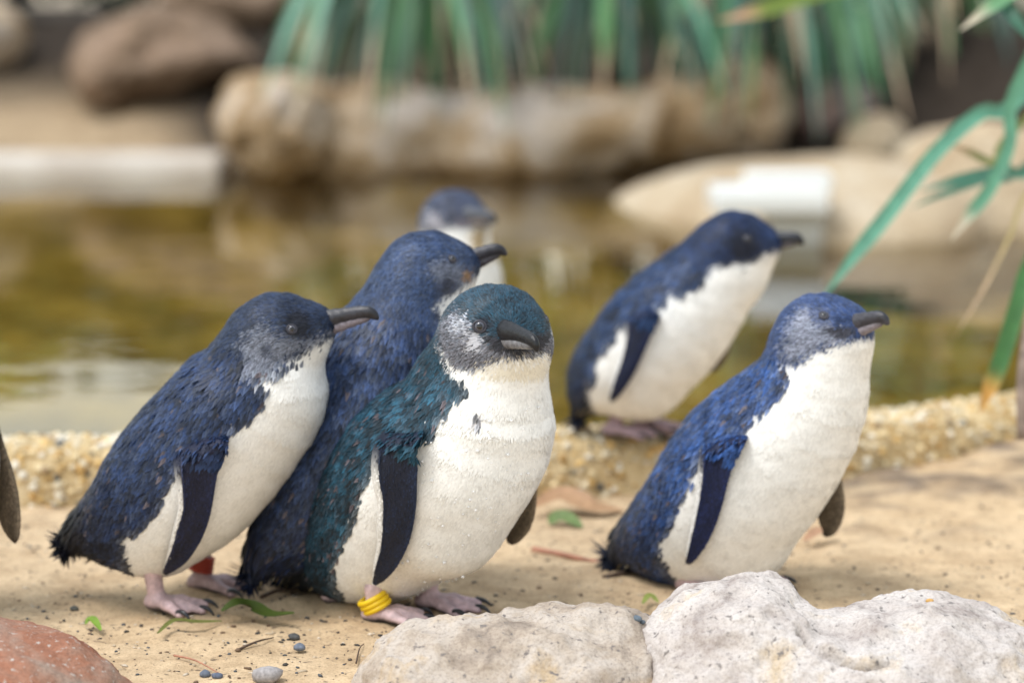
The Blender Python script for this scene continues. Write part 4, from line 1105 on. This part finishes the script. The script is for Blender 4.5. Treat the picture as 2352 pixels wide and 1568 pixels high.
# ================================================================== LITTER ON THE SAND
def gpt(u, v, dz=.0):
    p = atz(u, v, .004)
    for _ in range(2):
        z = float(ground_z(p[0:1], p[1:2], 0.0)[0]); p = atz(u, v, z)
    return p + np.array([0, 0, dz])
def flatleaf(name, px, width, col, label, cat='leaf', z=.006, curl=.004, group=None, tip=None):
    P = catmull(np.array([gpt(u, v) + np.array([0, 0, z + curl * math.sin(i * 1.7)]) for i, (u, v) in enumerate(px)]), 5)
    t = np.linspace(0, 1, len(P)); wd = width * np.sin(np.pi * np.clip(t * .92 + .04, 0, 1)) ** .8 + .0008
    V_, F_ = strip(P, wd, .25, (0, -.35, 1)); c = np.tile(col, (len(P), 1))
    if tip is not None: c = c * (1 - t[:, None]) + np.array(tip) * t[:, None]
    return tag(mesh(name, V_, F_, M['litter'], col=np.repeat(c, 3, 0), origin=P[0]), label, cat, group)
def twig(px, r_, label, mat=None, z=.003):
    P = catmull(np.array([gpt(u, v, z + .002 * math.sin(i * 2.3)) for i, (u, v) in enumerate(px)]), 4)
    V_, F_ = tube(P, np.linspace(r_, r_ * .45, len(P)), 6)
    return tag(mesh('twig', V_, F_, mat or M['twig'], origin=P[0]), label, 'twig')
flatleaf('fallen_leaf', [(510, 1428), (545, 1424), (580, 1418), (620, 1428), (675, 1440)], .014, (.055, .085, .010), 'curled olive green leaf on the sand before the red-banded penguin', z=.010, curl=.005)
flatleaf('fallen_leaf', [(362, 1470), (400, 1452), (450, 1442), (510, 1432)], .006, (.15, .16, .04), 'narrow yellowish leaf blade beside the curled green leaf', z=.006)
flatleaf('fallen_leaf', [(196, 1440), (212, 1440), (232, 1452)], .007, (.17, .28, .03), 'tiny bright green leaf on sand near the reddish stone', z=.003)
flatleaf('fallen_leaf', [(1225, 1190), (1290, 1185), (1360, 1192), (1432, 1182)], .030, (.36, .20, .10), 'long curled brown leaf lying at the foot of the kerb', z=.012, curl=.008, tip=(.45, .28, .16))
flatleaf('fallen_leaf', [(1262, 1216), (1290, 1212), (1336, 1222)], .020, (.13, .19, .06), 'green leaf lying next to the long brown leaf', z=.006)
flatleaf('fallen_leaf', [(1846, 1256), (1880, 1246), (1925, 1236)], .014, (.42, .24, .14), 'pinkish brown bark curl below the bright blue penguin\'s far flipper', z=.006)
flatleaf('fallen_leaf', [(1050, 1298), (1080, 1290), (1110, 1284)], .012, (.55, .44, .16), 'yellow dry leaf on the sand behind the wet penguin', z=.003)
flatleaf('fallen_leaf', [(1476, 1396), (1492, 1388), (1512, 1390)], .006, (.26, .30, .07), 'small lime leaf in the gap between the two pale rocks', z=.004)
redt = simple('red_twig', (.36, .17, .11), .7, .3, 90, .3)
twig([(1225, 1268), (1290, 1283), (1370, 1292), (1460, 1305), (1540, 1312)], .0035, 'long reddish stalk lying between the wet and bright blue penguins', redt)
twig([(1385, 1332), (1430, 1326), (1480, 1318), (1530, 1322)], .0022, 'dark crooked twig by the bright blue penguin\'s tail')
twig([(600, 1378), (640, 1366), (700, 1356)], .0022, 'dark twig below the plain blue penguin\'s tail')
twig([(545, 1500), (590, 1484), (628, 1466)], .0012, 'thin dark twig near the grey pebbles')
twig([(400, 1512), (450, 1528), (510, 1552)], .0010, 'fine pale brown stalk beside the reddish stone', redt)
twig([(818, 1530), (826, 1500), (836, 1480)], .0008, 'hair-thin stalk standing near the buff rock')
def stone(u, v, r_, col, label, cat='pebble', P=None, group=None):
    p = gpt(u, v) if P is None else P
    V_ = iv * r_ * (1 + .09 * gp.standard_normal((12, 1))) * np.array([1.15, .95, .7])
    f2, vv, mp_ = [], list(V_), {}
    def midp(a, b_):
        k = (min(a, b_), max(a, b_))
        if k not in mp_: mp_[k] = len(vv); vv.append((vv[a] + vv[b_]) / 2 * 1.10)
        return mp_[k]
    for a, b_, c_ in iF:
        x, y, z = midp(a, b_), midp(b_, c_), midp(c_, a); f2 += [(a, x, z), (b_, y, x), (c_, z, y), (x, y, z)]
    return tag(mesh('pebble', np.array(vv) + p + np.array([0, 0, r_ * .35]), np.array(f2), simple('stone', col, .75, .3, 300, .3), origin=p), label, cat, group)
stone(688, 1490, .0052, (.13, .15, .19), 'blue grey pebble on the sand nearest the buff rock')
stone(470, 1551, .0048, (.12, .14, .18), 'dark grey round pebble at the bottom of the sand')
stone(500, 1556, .0046, (.10, .12, .17), 'flat bluish pebble beside the dark round pebble')
stone(617, 1562, .0120, (.30, .28, .28), 'larger pale grey stone half sunk in sand', 'stone')
stone(676, 1466, .0050, (.07, .07, .07), 'black crumbly pebble beside the twig')
stone(170, 1400, .0040, (.09, .09, .08), 'tiny black pebble on the sand beyond the reddish stone')
def on_rock(u, v, o):
    dg = bpy.context.evaluated_depsgraph_get()
    rr = unit(ray(u, v)); ol = np.array(o.location)
    ok_, loc, nn, _ = o.ray_cast(Vector(CAMP - ol), Vector(rr))
    return np.array(loc) + ol if ok_ else None
bpy.context.view_layer.update()
rocks = [o for o in bpy.data.objects if o.name.startswith('rock')]
for (u, v, r_, c_, lb) in [(1462, 1421, .0045, (.12, .15, .18), 'small slate pebble resting in the joint of the two pale rocks'), (1474, 1428, .0030, (.10, .12, .14), 'tiny slate chip touching the slate pebble'),
                          (2135, 1380, .0030, (.52, .30, .10), 'orange seed husk lying on the two-humped rock')]:
    P = None
    for o in rocks:
        q = on_rock(u, v, o)
        if q is not None and (P is None or q[1] < P[1]): P = q
    if P is not None: stone(u, v, r_, c_, lb, P=P - np.array([0, 0, r_ * .3]))
# uncountable crumbs
gs = np.random.default_rng(77); ps, cs = [], []
for k in range(2600):
    u, v = gs.uniform(-40, 2390), 1175 + 393 * gs.random() ** .8
    p = atz(u, v, .004); 
    if p[1] > coping_y(p[0]) - .02: continue
    z = .004 + .006 * noise.fractal(Vector((p[0], p[1], 0)) * 5.0, 1.0, 2.0, 4) + .0035 * noise.fractal(Vector((p[0], p[1], 0)) * 24 + Vector((51.9, 15.3, 29.1)), 1.0, 2.0, 4) + .04 * float(sstep(.2, .8, p[0]) * sstep(-.42, -.05, p[1] - coping_y(p[0])))
    r_ = .0006 + .0018 * gs.random() ** 3
    st = np.array([1 + 1.5 * gs.random() ** 3, 1, .6]); a = gs.random() * 6.28
    R = np.array([(math.cos(a), -math.sin(a), 0), (math.sin(a), math.cos(a), 0), (0, 0, 1)])
    ps.append((np.array([p[0], p[1], z + r_ * .25]) + (iv * r_ * st * (1 + .2 * gs.standard_normal((12, 1)))) @ R.T, iF))
    cs.append(np.tile([(.05, .045, .04), (.09, .07, .055), (.16, .10, .06), (.08, .09, .10), (.50, .40, .28), (.62, .52, .40)][gs.integers(6)], (12, 1)))
V_, F_ = join(ps)
tag(mesh('sand_crumbs', V_, F_, M['litter'], col=np.concatenate(cs)), 'scattered dark crumbs and grit on the sand', 'grit', kind='stuff')
